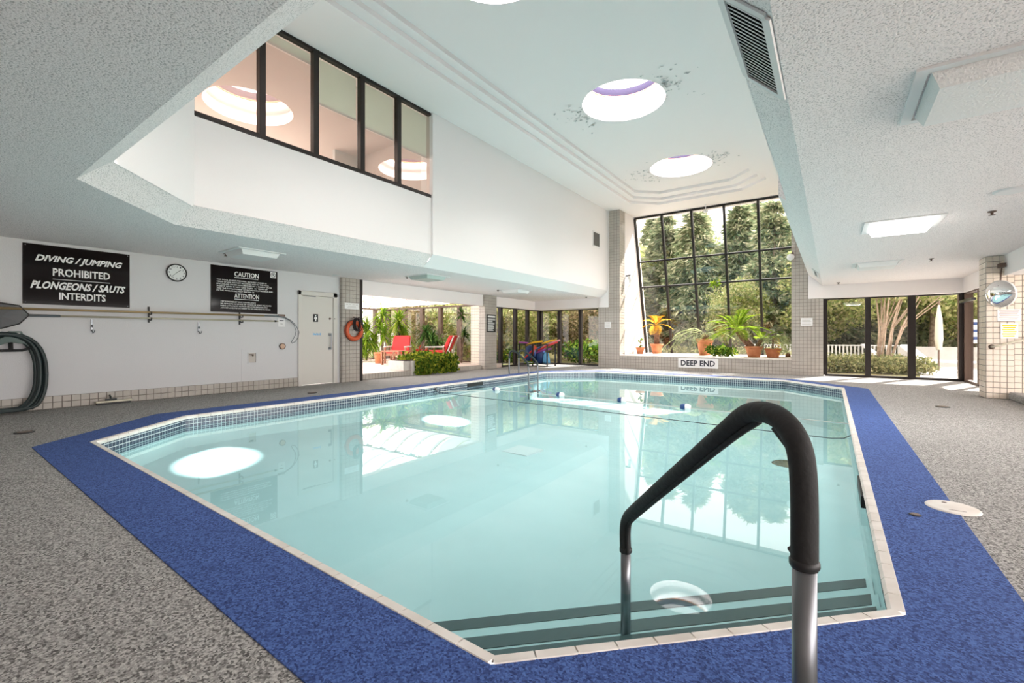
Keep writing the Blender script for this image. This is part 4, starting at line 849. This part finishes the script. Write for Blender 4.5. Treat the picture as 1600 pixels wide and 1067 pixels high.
# armchairs and table
def armchair(p, ang, label, rec=0.):
    t = thing('armchair', Vector((0, 0, 0)), label, 'chair', 'red cushioned sunroom armchairs')
    b = MB()
    b.build if 0 else None
    sx = .38
    for x in (-sx, sx):
        for y in (-.32, .34):
            c = MB(); c.box((x-.03, y-.03, 0), (x+.03, y+.03, .58 if y < 0 else .62)); c.build('leg', 'wood', t)
        c = MB(); c.box((x-.045, -.36, .58), (x+.045, .36, .62)); c.build('armrest', 'pale', t, bevel=.01)
    c = MB(); c.box((-sx, -.34, .28), (sx, -.29, .36)); c.box((-sx, .3, .28), (sx, .35, .36)); c.build('seat_rail', 'wood', t)
    c = MB(); c.box((-.34, -.33, .34), (.34, .3, .47)); c.build('seat_cushion', 'red', t, bevel=.035)
    c = MB(); y0, y1 = .24, .38; k = .16+rec
    c.add([(-.34, y0, .44), (.34, y0, .44), (.34, y1, .44), (-.34, y1, .44), (-.32, y0+k, 1.02), (.32, y0+k, 1.02), (.32, y1+k, 1.02), (-.32, y1+k, 1.02)], [(3, 2, 1, 0), (4, 5, 6, 7), (0, 1, 5, 4), (1, 2, 6, 5), (2, 3, 7, 6), (3, 0, 4, 7)]); c.build('back_cushion', 'red', t, bevel=.035)
    c = MB(); c.bar((-.30, y1+.03, .3), (-.30, y1+k+.03, 1.0), .05, .04, (0, 1, 0)); c.bar((.30, y1+.03, .3), (.30, y1+k+.03, 1.0), .05, .04, (0, 1, 0)); c.build('back_frame', 'pale', t)
    t.location = p; t.rotation_euler = (0, 0, ang); return t
armchair((-13.15, 11.15, fz), .55, 'red cushioned armchair facing the pool behind the low wooden table', .05)
armchair((-11.85, 11.95, fz), -1.15, 'red cushioned chair turned sideways beside the sunroom glass', .12)
t = thing('low_table', Vector((-12.5, 10.2, fz)), 'low reddish wooden table in front of the red armchair', 'table')
b = MB(); b.box((-12.7, 10.0, .60), (-11.75, 10.6, .64)); b.build('tabletop', 'wood', t, bevel=.005)
b = MB(); b.box((-12.62, 10.07, .30), (-11.83, 10.53, .325)); b.build('shelf', 'wood', t)
for x in (-12.66, -11.79):
    for y in (10.04, 10.56): b = MB(); b.box((x-.035, y-.035, fz), (x+.035, y+.035, .60)); b.build('leg', 'wood', t)
# rack with pool toys in the corner
t = thing('toy_rack', Vector((-9.2, 14.6, 0)), 'black metal rack in the corner filled with pool toys', 'rack')
RX = [-10.0+.12, -8.62]; RY = [14.35, 14.95]
for x in RX:
    for y in RY: b = MB(); b.box((x-.02, y-.02, 0), (x+.02, y+.02, .85)); b.build('post', 'black', t)
b = MB(); b.box((RX[0]+.6, RY[0]-.02, 0), (RX[0]+.64, RY[0]+.02, .85)); b.build('post', 'black', t)
for z in (.1, .83):
    b = MB()
    for y in RY: b.box((RX[0], y-.012, z-.012), (RX[1], y+.012, z+.012))
    for x in RX: b.box((x-.012, RY[0], z-.012), (x+.012, RY[1], z+.012))
    b.build('shelf_rail', 'black', t)
b = MB(); b.box((RX[0], RY[0], .09), (RX[1], RY[1], .1)); b.build('shelf', 'black', t)
TOY = [((-9.98, 14.5, .90), (-9.35, 14.6, .80), 'noodlep', 'violet foam noodle lying across the top of the rack'), ((-9.62, 14.45, .80), (-8.95, 14.55, .95), 'noodley', 'yellow foam noodle on top of the toy rack'), ((-9.05, 14.7, .85), (-8.45, 14.75, 1.0), 'noodley', 'second yellow noodle sticking out to the right'), ((-9.1, 14.5, .60), (-8.3, 14.55, .92), 'noodler', 'red foam noodle sticking out at the right of the rack'), ((-9.0, 14.6, .70), (-8.25, 14.65, 1.0), 'noodlek', 'pink foam noodle leaning out at the right'), ((-9.15, 14.42, .5), (-8.5, 14.45, .68), 'noodlep', 'violet noodle under the red one in the rack'), ((-9.7, 14.42, .25), (-9.15, 14.45, .72), 'noodler', 'red noodle upright inside the rack'), ((-9.35, 14.4, .2), (-9.2, 14.42, .78), 'orange', 'orange foam noodle upright in the middle of the rack')]
for a, c, m_, lb in TOY:
    a, c = Vector(a), Vector(c); b = MB(); md = (a+c)/2+Vector((0, 0, .03)); b.tube([a, md, c], .035, 10); tag(b.build('pool_noodle', m_, None, True), lb, 'noodle')
rr = random.Random(8)
for k, (x, y, s, m_, lb) in enumerate(((-9.55, 14.62, .44, 'bluep', 'navy flotation bag at the left end of the rack shelf'), (-9.1, 14.66, .42, 'bluep', 'navy flotation bag in the middle of the rack shelf'), (-8.82, 14.62, .28, 'skyblue', 'light blue float at the right end of the rack shelf'))):
    b = MB(); b.lathe([(.001, 0), (s*.7, .02), (s*.62, s*.8), (s*.5, s*1.2), (.001, s*1.3)], (0, 0, 0), 14); b.v = [(x+v[0]*.75*(1+.1*math.sin(7*v[2]+k)), y+v[1]*.7, .105+v[2]*1.2) for v in b.v]; tag(b.build('float_bag', m_, None, True), lb, 'float')
t = thing('kickboard', Vector((-9.35, 14.5, .1)), 'yellow green kickboard lying at the bottom of the rack', 'kickboard')
b = MB(); b.box((-9.62, 14.28, .105), (-9.2, 14.34, .2)); b.build('board', 'l_palm', t, bevel=.02); b = MB(); b.box((-9.6, 14.279, .14), (-9.22, 14.281, .16)); b.build('stripe', 'signwhite', t)
# ================================================================ potted plants on the ledge
def frond(parent, base, az, el, L, droop, n, lw, ll, m_, seed, up=.25):
    rng = np.random.default_rng(seed); d = np.array((math.cos(az)*math.cos(el), math.sin(az)*math.cos(el), math.sin(el))); base = np.array(base, dtype=float)
    S = 14; f = np.linspace(0, 1, S+1); P = base+np.outer(f*L, d); P[:, 2] -= droop*L*f**2.2
    sd_ = np.array((-math.sin(az), math.cos(az), 0)); Vs = []; Fs = []
    for k in range(S):
        i = len(Vs); w = .010*(1-.8*f[k]); w2 = .010*(1-.8*f[k+1]); Vs += [P[k]-sd_*w, P[k]+sd_*w, P[k+1]+sd_*w2, P[k+1]-sd_*w2]; Fs.append((i, i+1, i+2, i+3))
    for q in np.linspace(.14, .98, n):
        x = q*S; k = min(int(x), S-1); p = P[k]+(P[k+1]-P[k])*(x-k); tg = P[k+1]-P[k]; tg /= np.linalg.norm(tg)
        l = ll*(math.sin(PI*(.12+.83*q))**.7)*rng.uniform(.85, 1.1)
        for s in (-1, 1):
            dd = sd_*s*.85+tg*.55+np.array((0, 0, up-.25*q)); dd /= np.linalg.norm(dd); wv = np.cross(dd, (0, 0, 1)); wv = wv/(np.linalg.norm(wv)+1e-6)*.5+tg*.5; i = len(Vs)
            e = p+dd*l; e[2] -= .12*l; mdp = p+dd*l*.5
            Vs += [p, mdp+wv*lw, e, mdp-wv*lw]; Fs.append((i, i+1, i+2, i+3))
    return npmesh('frond', np.array(Vs), np.array(Fs), m_, parent)
LZ = .47
# 1 small succulent
p = (-6.0, 16.9, LZ); t = thing('potted_seedling', Vector(p), 'smallest terracotta pot with a thin seedling at the left end of the ledge', 'potted plant'); pot(t, p, .16, .25)
b = MB(); b.tube([(p[0], p[1], LZ+.2), (p[0]+.01, p[1], LZ+.5), (p[0]-.01, p[1], LZ+.78)], [.012, .009, .005], 6); b.build('stem', 'trunk', t)
V, F = leaves(np.concatenate([ellip(14, (p[0]+.02, p[1], LZ+.5), (.06, .06, .1), R_), ellip(16, (p[0], p[1], LZ+.26), (.12, .12, .05), R_)]), .1, .06, R_); npmesh('leaves', V, F, 'l_green', t)
# 2 dry orange cycad
p = (-5.52, 17.4, LZ); t = thing('potted_palm', Vector(p), 'palm with dried orange and yellow fronds on an upright trunk', 'potted plant'); pot(t, p, .23, .38)
b = MB(); b.tube([(p[0], p[1], LZ+.33), (p[0], p[1], LZ+.8), (p[0]-.02, p[1], LZ+1.12)], [.10, .105, .10], 12); b.build('trunk', 'trunk', t, True)
for k in range(16):
    frond(t, (p[0]-.02, p[1], LZ+1.1), k*2.4, [.2, .75, -.15, 1.15][k % 4], [.64, .8, .6, .75][k % 4], .45, 20, .016, .2, 'l_dry', k)
# 3 tall fern palm
p = (-3.63, 16.75, LZ); t = thing('potted_palm', Vector(p), 'palm with long arching fronds in the tall terracotta pot', 'potted plant'); pot(t, p, .26, .58)
b = MB(); b.lathe([(.001, .42), (.12, .42), (.16, .55), (.14, .68), (.06, .76), (.001, .78)], p, 14); b.build('trunk', 'trunk', t, True)
for k, (az, el, L, dr_) in enumerate(((2.75, .45, 1.5, .55), (3.3, .25, 1.55, .65), (3.9, .15, 1.2, .6), (3.6, .5, 1.35, .9), (2.4, .6, 1.2, .5), (.3, .35, 1.0, .5), (.0, .7, 1.1, .35), (-.7, .3, .8, .6), (1.2, .8, 1.3, .3), (4.5, .1, .9, .55), (5.2, .3, .8, .6))):
    frond(t, (p[0], p[1], LZ+.74), az, el, L, dr_, 26, .016, .27, 'l_frond', 40+k)
frond(t, (p[0]+.1, p[1], LZ+.74), .6, 1.42, 1.75, .03, 24, .008, .14, 'l_hedge', 77)
V, F = leaves(ellip(60, (p[0]+.3, p[1]+.1, LZ+2.5), (.15, .15, .1), R_), .14, .05, R_); o_ = npmesh('flower_head', V, F, 'l_palm', t)
# low bush between
p = (-2.95, 16.2, LZ); t = thing('trailing_bush', Vector(p), 'low leafy green bush on the ledge between two palms', 'plant')
V, F = leaves(np.concatenate([ellip(420, (p[0], p[1], LZ+.16), (.5, .25, .18), R_, .3), ellip(60, (p[0]-.42, p[1], LZ+.28), (.14, .14, .16), R_, .3)]), .12, .06, R_); stuff(npmesh('leaves', V, F, 'l_green', t))
b = MB(); b.tube([(p[0]-.3, p[1], LZ), (p[0], p[1], LZ+.12), (p[0]+.4, p[1], LZ+.03)], .008, 6); b.build('stem', 'trunk', t)
# 4 big bright cycad
p = (-2.02, 16.08, LZ); t = thing('potted_palm', Vector(p), 'largest bright green palm with a leaning trunk in a terracotta pot', 'potted plant'); pot(t, p, .25, .35)
b = MB(); b.tube([(p[0]-.05, p[1], LZ+.3), (p[0]-.28, p[1], LZ+.58), (p[0]-.48, p[1], LZ+.88)], [.10, .11, .10], 12); b.tube([(p[0]+.08, p[1], LZ+.3), (p[0]+.2, p[1]+.05, LZ+.55)], [.07, .06], 10); b.build('trunk', 'trunk', t, True)
for k in range(24):
    frond(t, (p[0]-.48, p[1], LZ+.86), k*2.4+.3, [.35, .95, .05, 1.25, .65][k % 5], [1.1, 1.15, .95, 1.15, 1.15][k % 5], .38, 26, .020, .24, 'l_palm', 100+k)
for k in range(9):
    frond(t, (p[0]+.2, p[1]+.05, LZ+.55), k*2.4, [.4, 1.0, .7][k % 3], .8, .35, 22, .014, .2, 'l_palm', 140+k)
# 5 drooping plant
p = (-1.5, 16.1, LZ); t = thing('potted_palm', Vector(p), 'rightmost terracotta pot with drooping dark leaves and one yellow leaf', 'potted plant'); pot(t, p, .23, .29)
b = MB(); b.tube([(p[0], p[1], LZ+.24), (p[0], p[1], LZ+.6)], [.03, .02], 8); b.build('stem', 'trunk', t)
for k in range(10):
    frond(t, (p[0], p[1], LZ+.55), k*2.4, [.9, .4, .6][k % 3], .62, 1.0, 14, .02, .2, 'l_frond', 200+k)
frond(t, (p[0]+.05, p[1]-.05, LZ+.6), -1.2, .3, .4, 1.6, 10, .03, .12, 'l_dry', 222)
p = (-1.15, 16.9, LZ); t = thing('corner_fern', Vector(p), 'dark fern arching against the broad pillar at the right end of the ledge', 'plant')
for k in range(9): frond(t, (p[0], p[1], LZ+.1), [2.2, 2.8, 3.5, 4.2, 4.3, 2.0, 3.3, 2.5, 3.9][k], [1.1, .7, .9, .5, 1.2, .9, .3, 1.3, .6][k], [.9, .9, 1.2, .8, 1.3, 1, .7, 1.3, 1][k], .5, 22, .014, .2, 'l_frond', 240+k)
b = MB(); b.lathe([(.001, .0), (.08, .0), (.06, .1), (.001, .14)], p, 10); b.build('crown', 'trunk', t)
# ================================================================ outdoors
gnd = MB(); gnd.box((-60, 16.3, -.12), (60, 90, -.06)); gnd.box((-60, -20, -.12), (-17.2, 16.3, -.06)); gnd.box((-17.2, 13.2, -.12), (-10.1, 16.3, -.06)); gnd.box((6.6, -20, -.12), (60, 16.3, -.06)); gnd.box((-17.2, -20, -.12), (6.6, -3.7, -.06))
struct('floor', gnd, 'grass')
b = MB(); b.add([(1.95, 16.2, -.05), (14, 12, -.05), (14, 24.2, -.05), (2.75, 24.2, -.05), (2.35, 20, -.05)], [(0, 1, 2, 3, 4)]); struct('floor', b, 'patio')
# conifer meshes (three shapes), shared by copies
def conifer_mesh(seed, H_=10, R0=2.4, n=12000):
    rng = np.random.default_rng(seed); nb = 150; hs_ = (rng.random(nb)**.85)*.96+.03; C = []; D = []
    per = n//nb
    for h in hs_:
        az = rng.random()*2*PI; L = R0*(1-h)**.8*rng.uniform(.7, 1.1)+.15; q = rng.random(per)**.6
        px = np.cos(az)*L*q; py = np.sin(az)*L*q; pz = h*H_-.28*L*q-.12*L*q*q
        sp = rng.normal(size=(per, 3))*np.array((.22, .22, .10))*(L/R0+.25)
        C.append(np.stack([px, py, pz], 1)+sp); dd = np.stack([np.full(per, math.cos(az)), np.full(per, math.sin(az)), np.full(per, -.5)], 1)+rng.normal(size=(per, 3))*.55; D.append(dd)
    V, F = leaves(np.concatenate(C), .42, .11, rng, np.concatenate(D)); V[:, 2] = np.maximum(V[:, 2], .02)
    return V, F
def crown_mesh(seed, n, r, blobs, L=.16, w=.1):
    rng = np.random.default_rng(seed); C = np.concatenate([ellip(n//len(blobs), c, np.array(rr_), rng, .35) for c, rr_ in blobs]); return leaves(C, L, w, rng)
PROTO = {}
def tree(name, kind, p, s, rot, label, group, m_):
    key = (kind, m_)
    t = thing(name, Vector((0, 0, 0)), label, 'tree' if 'hedge' not in name and 'shrub' not in name else 'shrub', group)
    if key not in PROTO:
        rng = np.random.default_rng(len(PROTO)+31); b = MB()
        if kind.startswith('con'):
            b.tube([(0, 0, 0), (0, 0, 5), (0, 0, 9.8)], [.22, .12, .02], 8); V, F = conifer_mesh(int(kind[-1])+5, R0=2.2+.3*int(kind[-1]))
        elif kind == 'multi':
            bl = []
            for k in range(9):
                a = k*2.4; tx, ty = math.cos(a)*(.3+.12*k)+.5, math.sin(a)*(.3+.12*k); b.tube([(math.cos(a)*.15, math.sin(a)*.15, 0), (tx*.35, ty*.35, 1.3), (tx, ty, 3.4)], [.036, .027, .014], 7)
                b.tube([(tx*.35, ty*.35, 1.3), (tx*.9+.3, ty*.9, 2.4), (tx*1.3+.4, ty*1.3, 3.1)], [.02, .014, .008], 6)
                bl += [((tx, ty, 3.4), (1.0, 1.0, .7)), ((tx*1.3, ty*1.3, 2.7), (.8, .8, .5))]
            V, F = crown_mesh(4, 9000, 1, bl, .15, .09)
        elif kind == 'twiggy':
            bl = []
            for k in range(12):
                a = k*2.4; tx, ty = math.cos(a)*(.2+.07*k), math.sin(a)*(.2+.07*k); b.tube([(math.cos(a)*.2, math.sin(a)*.2, 0), (tx*.6, ty*.6, 1.2), (tx, ty, 2.7)], [.04, .03, .012], 6)
                bl.append(((tx*1.6, ty*1.6, .7+.22*k), (.8, .8, .8)))
            V, F = crown_mesh(9, 9000, 1, bl, .13, .085)
        elif kind == 'broad':
            b.tube([(0, 0, 0), (.1, 0, 2), (0, .1, 5)], [.2, .15, .05], 8)
            bl = [((math.cos(k*2.4)*1.3, math.sin(k*2.4)*1.3, 2.2+.42*k), (1.3, 1.3, 1.0)) for k in range(10)]; V, F = crown_mesh(14, 11000, 1, bl, .2, .13)
        else:
            b.tube([(0, 0, 0), (.1, 0, .35)], [.04, .02], 6); bl = [((0, 0, .32), (.62, .55, .34)), ((.3, .1, .28), (.4, .4, .28)), ((-.3, 0, .3), (.4, .4, .3))]; V, F = crown_mesh(17, 1500, 1, bl, .09, .06)
        tr = b.build('trunk', 'barkpale' if kind in ('multi', 'twiggy') else 'bark', t, True); cr_ = stuff(npmesh('crown', V, F, m_, t)); PROTO[key] = (tr, cr_)
    else:
        for o_ in PROTO[key]: c_ = o_.copy(); COL.objects.link(c_); c_.parent = t
    t.location = p; t.scale = (s, s, s) if not isinstance(s, tuple) else s; t.rotation_euler = (0, 0, rot); return t
rr = random.Random(11)
CON = [(-10.5, 26.5, 1.0), (-8.6, 29, 1.05), (-6.4, 27, .98), (-4.3, 28.5, 1.02), (-2.4, 26.5, .95), (-.4, 29, 1.05), (1.8, 33, 1.1), (4.5, 36, 1.1), (7.5, 36, 1.05), (10.5, 37, 1.1), (-13, 30, 1.1), (-16, 31, 1.1), (-19.5, 30, 1.1), (-23, 29, 1.1), (-27, 28, 1.1), (13.5, 38, 1.1)]
ORD = 'first second third fourth fifth sixth seventh eighth ninth tenth eleventh twelfth thirteenth fourteenth fifteenth sixteenth seventeenth eighteenth nineteenth twentieth twenty-first twenty-second'.split()
PLC = ['far left of the tall window view', 'left part of the tall window view', 'left of centre in the tall window', 'centre of the tall window view', 'right of centre in the tall window', 'right edge of the tall window view', 'back row behind the broad pillar', 'back row above the picket fence', 'back row behind the multi stemmed tree', 'back row above the loungers', 'behind the corner windows, first from the right', 'behind the corner windows, second from the right', 'behind the corner windows, third from the right', 'behind the sunroom glazing, nearest the corner', 'behind the sunroom glazing, farthest left', 'back row at the far right of the garden']
for i, ((x, y, s), pl) in enumerate(zip(CON, PLC)):
    tree('conifer', 'con%d' % (i % 3), (x, y, -.06), (s, s, s*.86), rr.random()*6, 'dark spruce tree outside, '+pl, 'spruce trees around the garden', 'l_con')
for i in range(22):
    x = -46+4.1*i; y = 39+2*math.sin(i*1.7)
    tree('conifer', 'con%d' % (i % 3), (x, y, -.06), 1.22, rr.random()*6, 'dark spruce in the farthest back row, %s from the left' % ORD[i], 'back row of spruces', 'l_con')
for i in range(20):
    tree('broadleaf_tree', 'broad', (-33+2.6*i, 32+1.2*math.sin(i*2.3), -.06), (1.35, 1.35, 1.15), rr.random()*6, 'broad leafy tree among the spruces, %s of its row from the left' % ORD[i], 'row of leafy trees among the spruces', ('l_yel', 'l_con')[i % 2])
for i in range(16):
    tree('tall_hedge', 'low', (-30+2.6*i, 29.5+.4*math.sin(i*1.9), -.06), (2.9, 2.4, 3.3), i*1.0, 'tall dense bush under the garden trees, %s from the left' % ORD[i], 'bushes under the garden trees', 'l_con')
for x, y, s, lb, m_ in ((-3.9, 25.0, .62, 'yellow green tree low in the middle of the tall window', 'l_yel'), (-.3, 25.5, .8, 'tawny leafed tree at the right of the tall window', 'l_yel'), (3.6, 27, .9, 'yellowing broad tree left behind the picket fence', 'l_yel'), (7.4, 28.5, .9, 'yellow broad tree behind the multi stemmed tree', 'l_fall'), (9.4, 30, .9, 'yellow broad tree behind the white loungers', 'l_yel')):
    tree('broadleaf_tree', 'broad', (x, y, -.06), s, rr.random()*6, lb, 'broadleaf trees in the garden', m_)
tree('multistem_tree', 'multi', (1.55, 22.0, -.06), 1.15, .2, 'multi stemmed tree with fanned pale trunks in the middle right window', None, 'l_yel')
tree('multistem_tree', 'multi', (-9.5, 21.3, -.06), .95, 2.0, 'multi stemmed tree behind the last corner window pane', None, 'l_yel')
for i, (x, y, s, lb, m_) in enumerate(((-13.2, 15.2, 1.1, 'yellow green twiggy shrub beside the second column window', 'l_yel'), (-14.5, 17.5, 1.25, 'golden twiggy shrub behind the toy rack', 'l_fall'), (-12.2, 19.0, 1.2, 'yellow green twiggy shrub behind the corner post', 'l_yel'), (-10.8, 20.5, 1.1, 'brownish twiggy shrub right of the corner post', 'l_fall'), (-17, 16.5, 1.3, 'tawny shrub behind the last sunroom pane', 'l_fall'), (-20, 18, 1.3, 'tawny shrub behind the middle sunroom pane', 'l_yel'))):
    tree('twiggy_shrub', 'twiggy', (x, y, -.06), s, i*1.1, lb, 'autumn shrubs outside the corner', m_)
tree('green_shrub', 'low', (-8.9, 18.4, -.06), 1.7, .5, 'dense green shrub low behind the middle corner pane', None, 'l_green')
tree('green_shrub', 'low', (-11.9, 16.3, -.06), 1.0, .5, 'low dark green shrub at the foot of the first corner pane', None, 'l_green')
HN = 5
HD = ['first clump from the broad pillar', 'second clump from the broad pillar', 'third clump from the broad pillar', 'fourth clump, below the leaning trunks', 'last clump before the pale patio']
for i, lb in enumerate(HD): tree('low_hedge', 'low', (-.1+.55*i, 18.3+.12*(i % 3)+.08*i, -.06), (.9, .9, 1.0-.07*max(0, i-3)), i*1.3, 'clipped low hedge outside the right windows, '+lb, 'low hedge clumps outside', 'l_hedge')
for i in range(4): tree('low_hedge', 'low', (-5.4+1.2*i, 20.2, -.06), 1.2, i*.9, 'low hedge outside the tall window, '+['first from left', 'second from left', 'third from left', 'fourth from left'][i], 'low hedge clumps outside', 'l_hedge')
# white picket fences
def picket(name, x0, x1, y, label, h=.85):
    t = thing(name, Vector(((x0+x1)/2, y, -.06)), label, 'fence')
    for z in (.12, h-.12): b = MB(); b.box((x0, y, z), (x1, y+.04, z+.05)); b.build('rail', 'fence', t)
    me = None; k = int((x1-x0)/.13)
    for i in range(k):
        x = x0+i*.13
        if me is None:
            b = MB(); b.add([(0, 0, 0), (.06, 0, 0), (.06, .02, 0), (0, .02, 0), (0, 0, h-.05), (.06, 0, h-.05), (.06, .02, h-.05), (0, .02, h-.05), (.03, .01, h)], [(0, 1, 5, 4), (1, 2, 6, 5), (2, 3, 7, 6), (3, 0, 4, 7), (4, 5, 8), (5, 6, 8), (6, 7, 8), (7, 4, 8)])
            me = bpy.data.meshes.new('picket'); me.from_pydata(b.v, [], b.f); me.materials.append(M['fence'])
        o_ = bpy.data.objects.new('picket', me); COL.objects.link(o_); o_.parent = t; o_.location = Vector((x, y-.02, -.06))-wl(t)
    return t
picket('picket_fence', -3.4, 2.2, 24.0, 'white picket fence across the garden behind the hedge')
b = MB(); b.box((2.2, 24.2, -.06), (12, 24.35, .72)); tag(b.build('garden_wall', 'pale', None), 'low pale garden wall behind the patio loungers', 'wall')
b = MB(); b.box((-34, 25.0, -.06), (-23.0, 25.3, 3.6)); tag(b.build('rendered_wall', 'pale', None), 'pale rendered wall far behind the sunroom glazing', 'wall')
def lounger(p, ang, label):
    t = thing('sun_lounger', Vector((0, 0, 0)), label, 'lounger', 'white loungers on the patio')
    b = MB(); b.box((-.32, -.9, .28), (.32, .35, .34)); b.build('seat', 'lounge', t)
    b = MB(); b.bar((0, .35, .31), (0, .95, .85), .64, .06, (0, -.6, .6)); b.build('backrest', 'lounge', t)
    for x in (-.28, .28):
        for y in (-.8, .3): b = MB(); b.box((x-.025, y-.025, 0), (x+.025, y+.025, .28)); b.build('leg', 'lounge', t)
    t.location = p; t.rotation_euler = (0, 0, ang)
lounger((3.0, 21.5, -.04), 1.0, 'nearer white lounger with raised back at the right window'); lounger((1.95, 23.2, -.04), 1.3, 'small far white lounger left of the folded parasol')
p = Vector((2.78, 19.6, -.05)); t = thing('folded_parasol', p, 'tall folded cream parasol standing on the patio', 'parasol')
b = MB(); b.tube([p, p+Z_*2.3], .025, 8); b.build('pole', 'brown', t); b = MB(); b.tube([p+Z_*.75, p+Z_*1.1, p+Z_*1.7, p+Z_*2.25], [.07, .11, .09, .015], 10); b.build('canopy', 'canvas', t, True); b = MB(); b.lathe([(.001, .08), (.05, .08), (.22, .03), (.24, 0)], p, 16); b.build('base', 'concrete', t)
p = Vector((2.95, 17.2, -.05)); t = thing('patio_post', p, 'thin dark post standing on the patio close to the window', 'post'); b = MB(); b.tube([p, p+Z_*1.9], .02, 8); b.build('shaft', 'brown', t); b = MB(); b.lathe([(.02, .05), (.1, .02), (.11, 0)], p, 12); b.build('base', 'brown', t)
p = Vector((3.9, 21.5, .0)); t = thing('patio_sign', p, 'white sign board with blue lines seen through the door glass', 'sign'); b = MB(); b.box((3.6, 21.5, .9), (4.3, 21.53, 1.7)); b.build('board', 'signwhite', t); b = MB()
for k in range(3): b.box((3.68, 21.49, 1.52-.25*k), (4.2, 21.5, 1.62-.25*k))
stuff(b.build('print', 'bluep', t)); b = MB(); b.box((3.65, 21.54, 0), (3.7, 21.58, 1.6)); b.build('leg', 'fence', t); b = MB(); b.box((4.2, 21.54, 0), (4.25, 21.58, 1.6)); b.build('leg', 'fence', t)
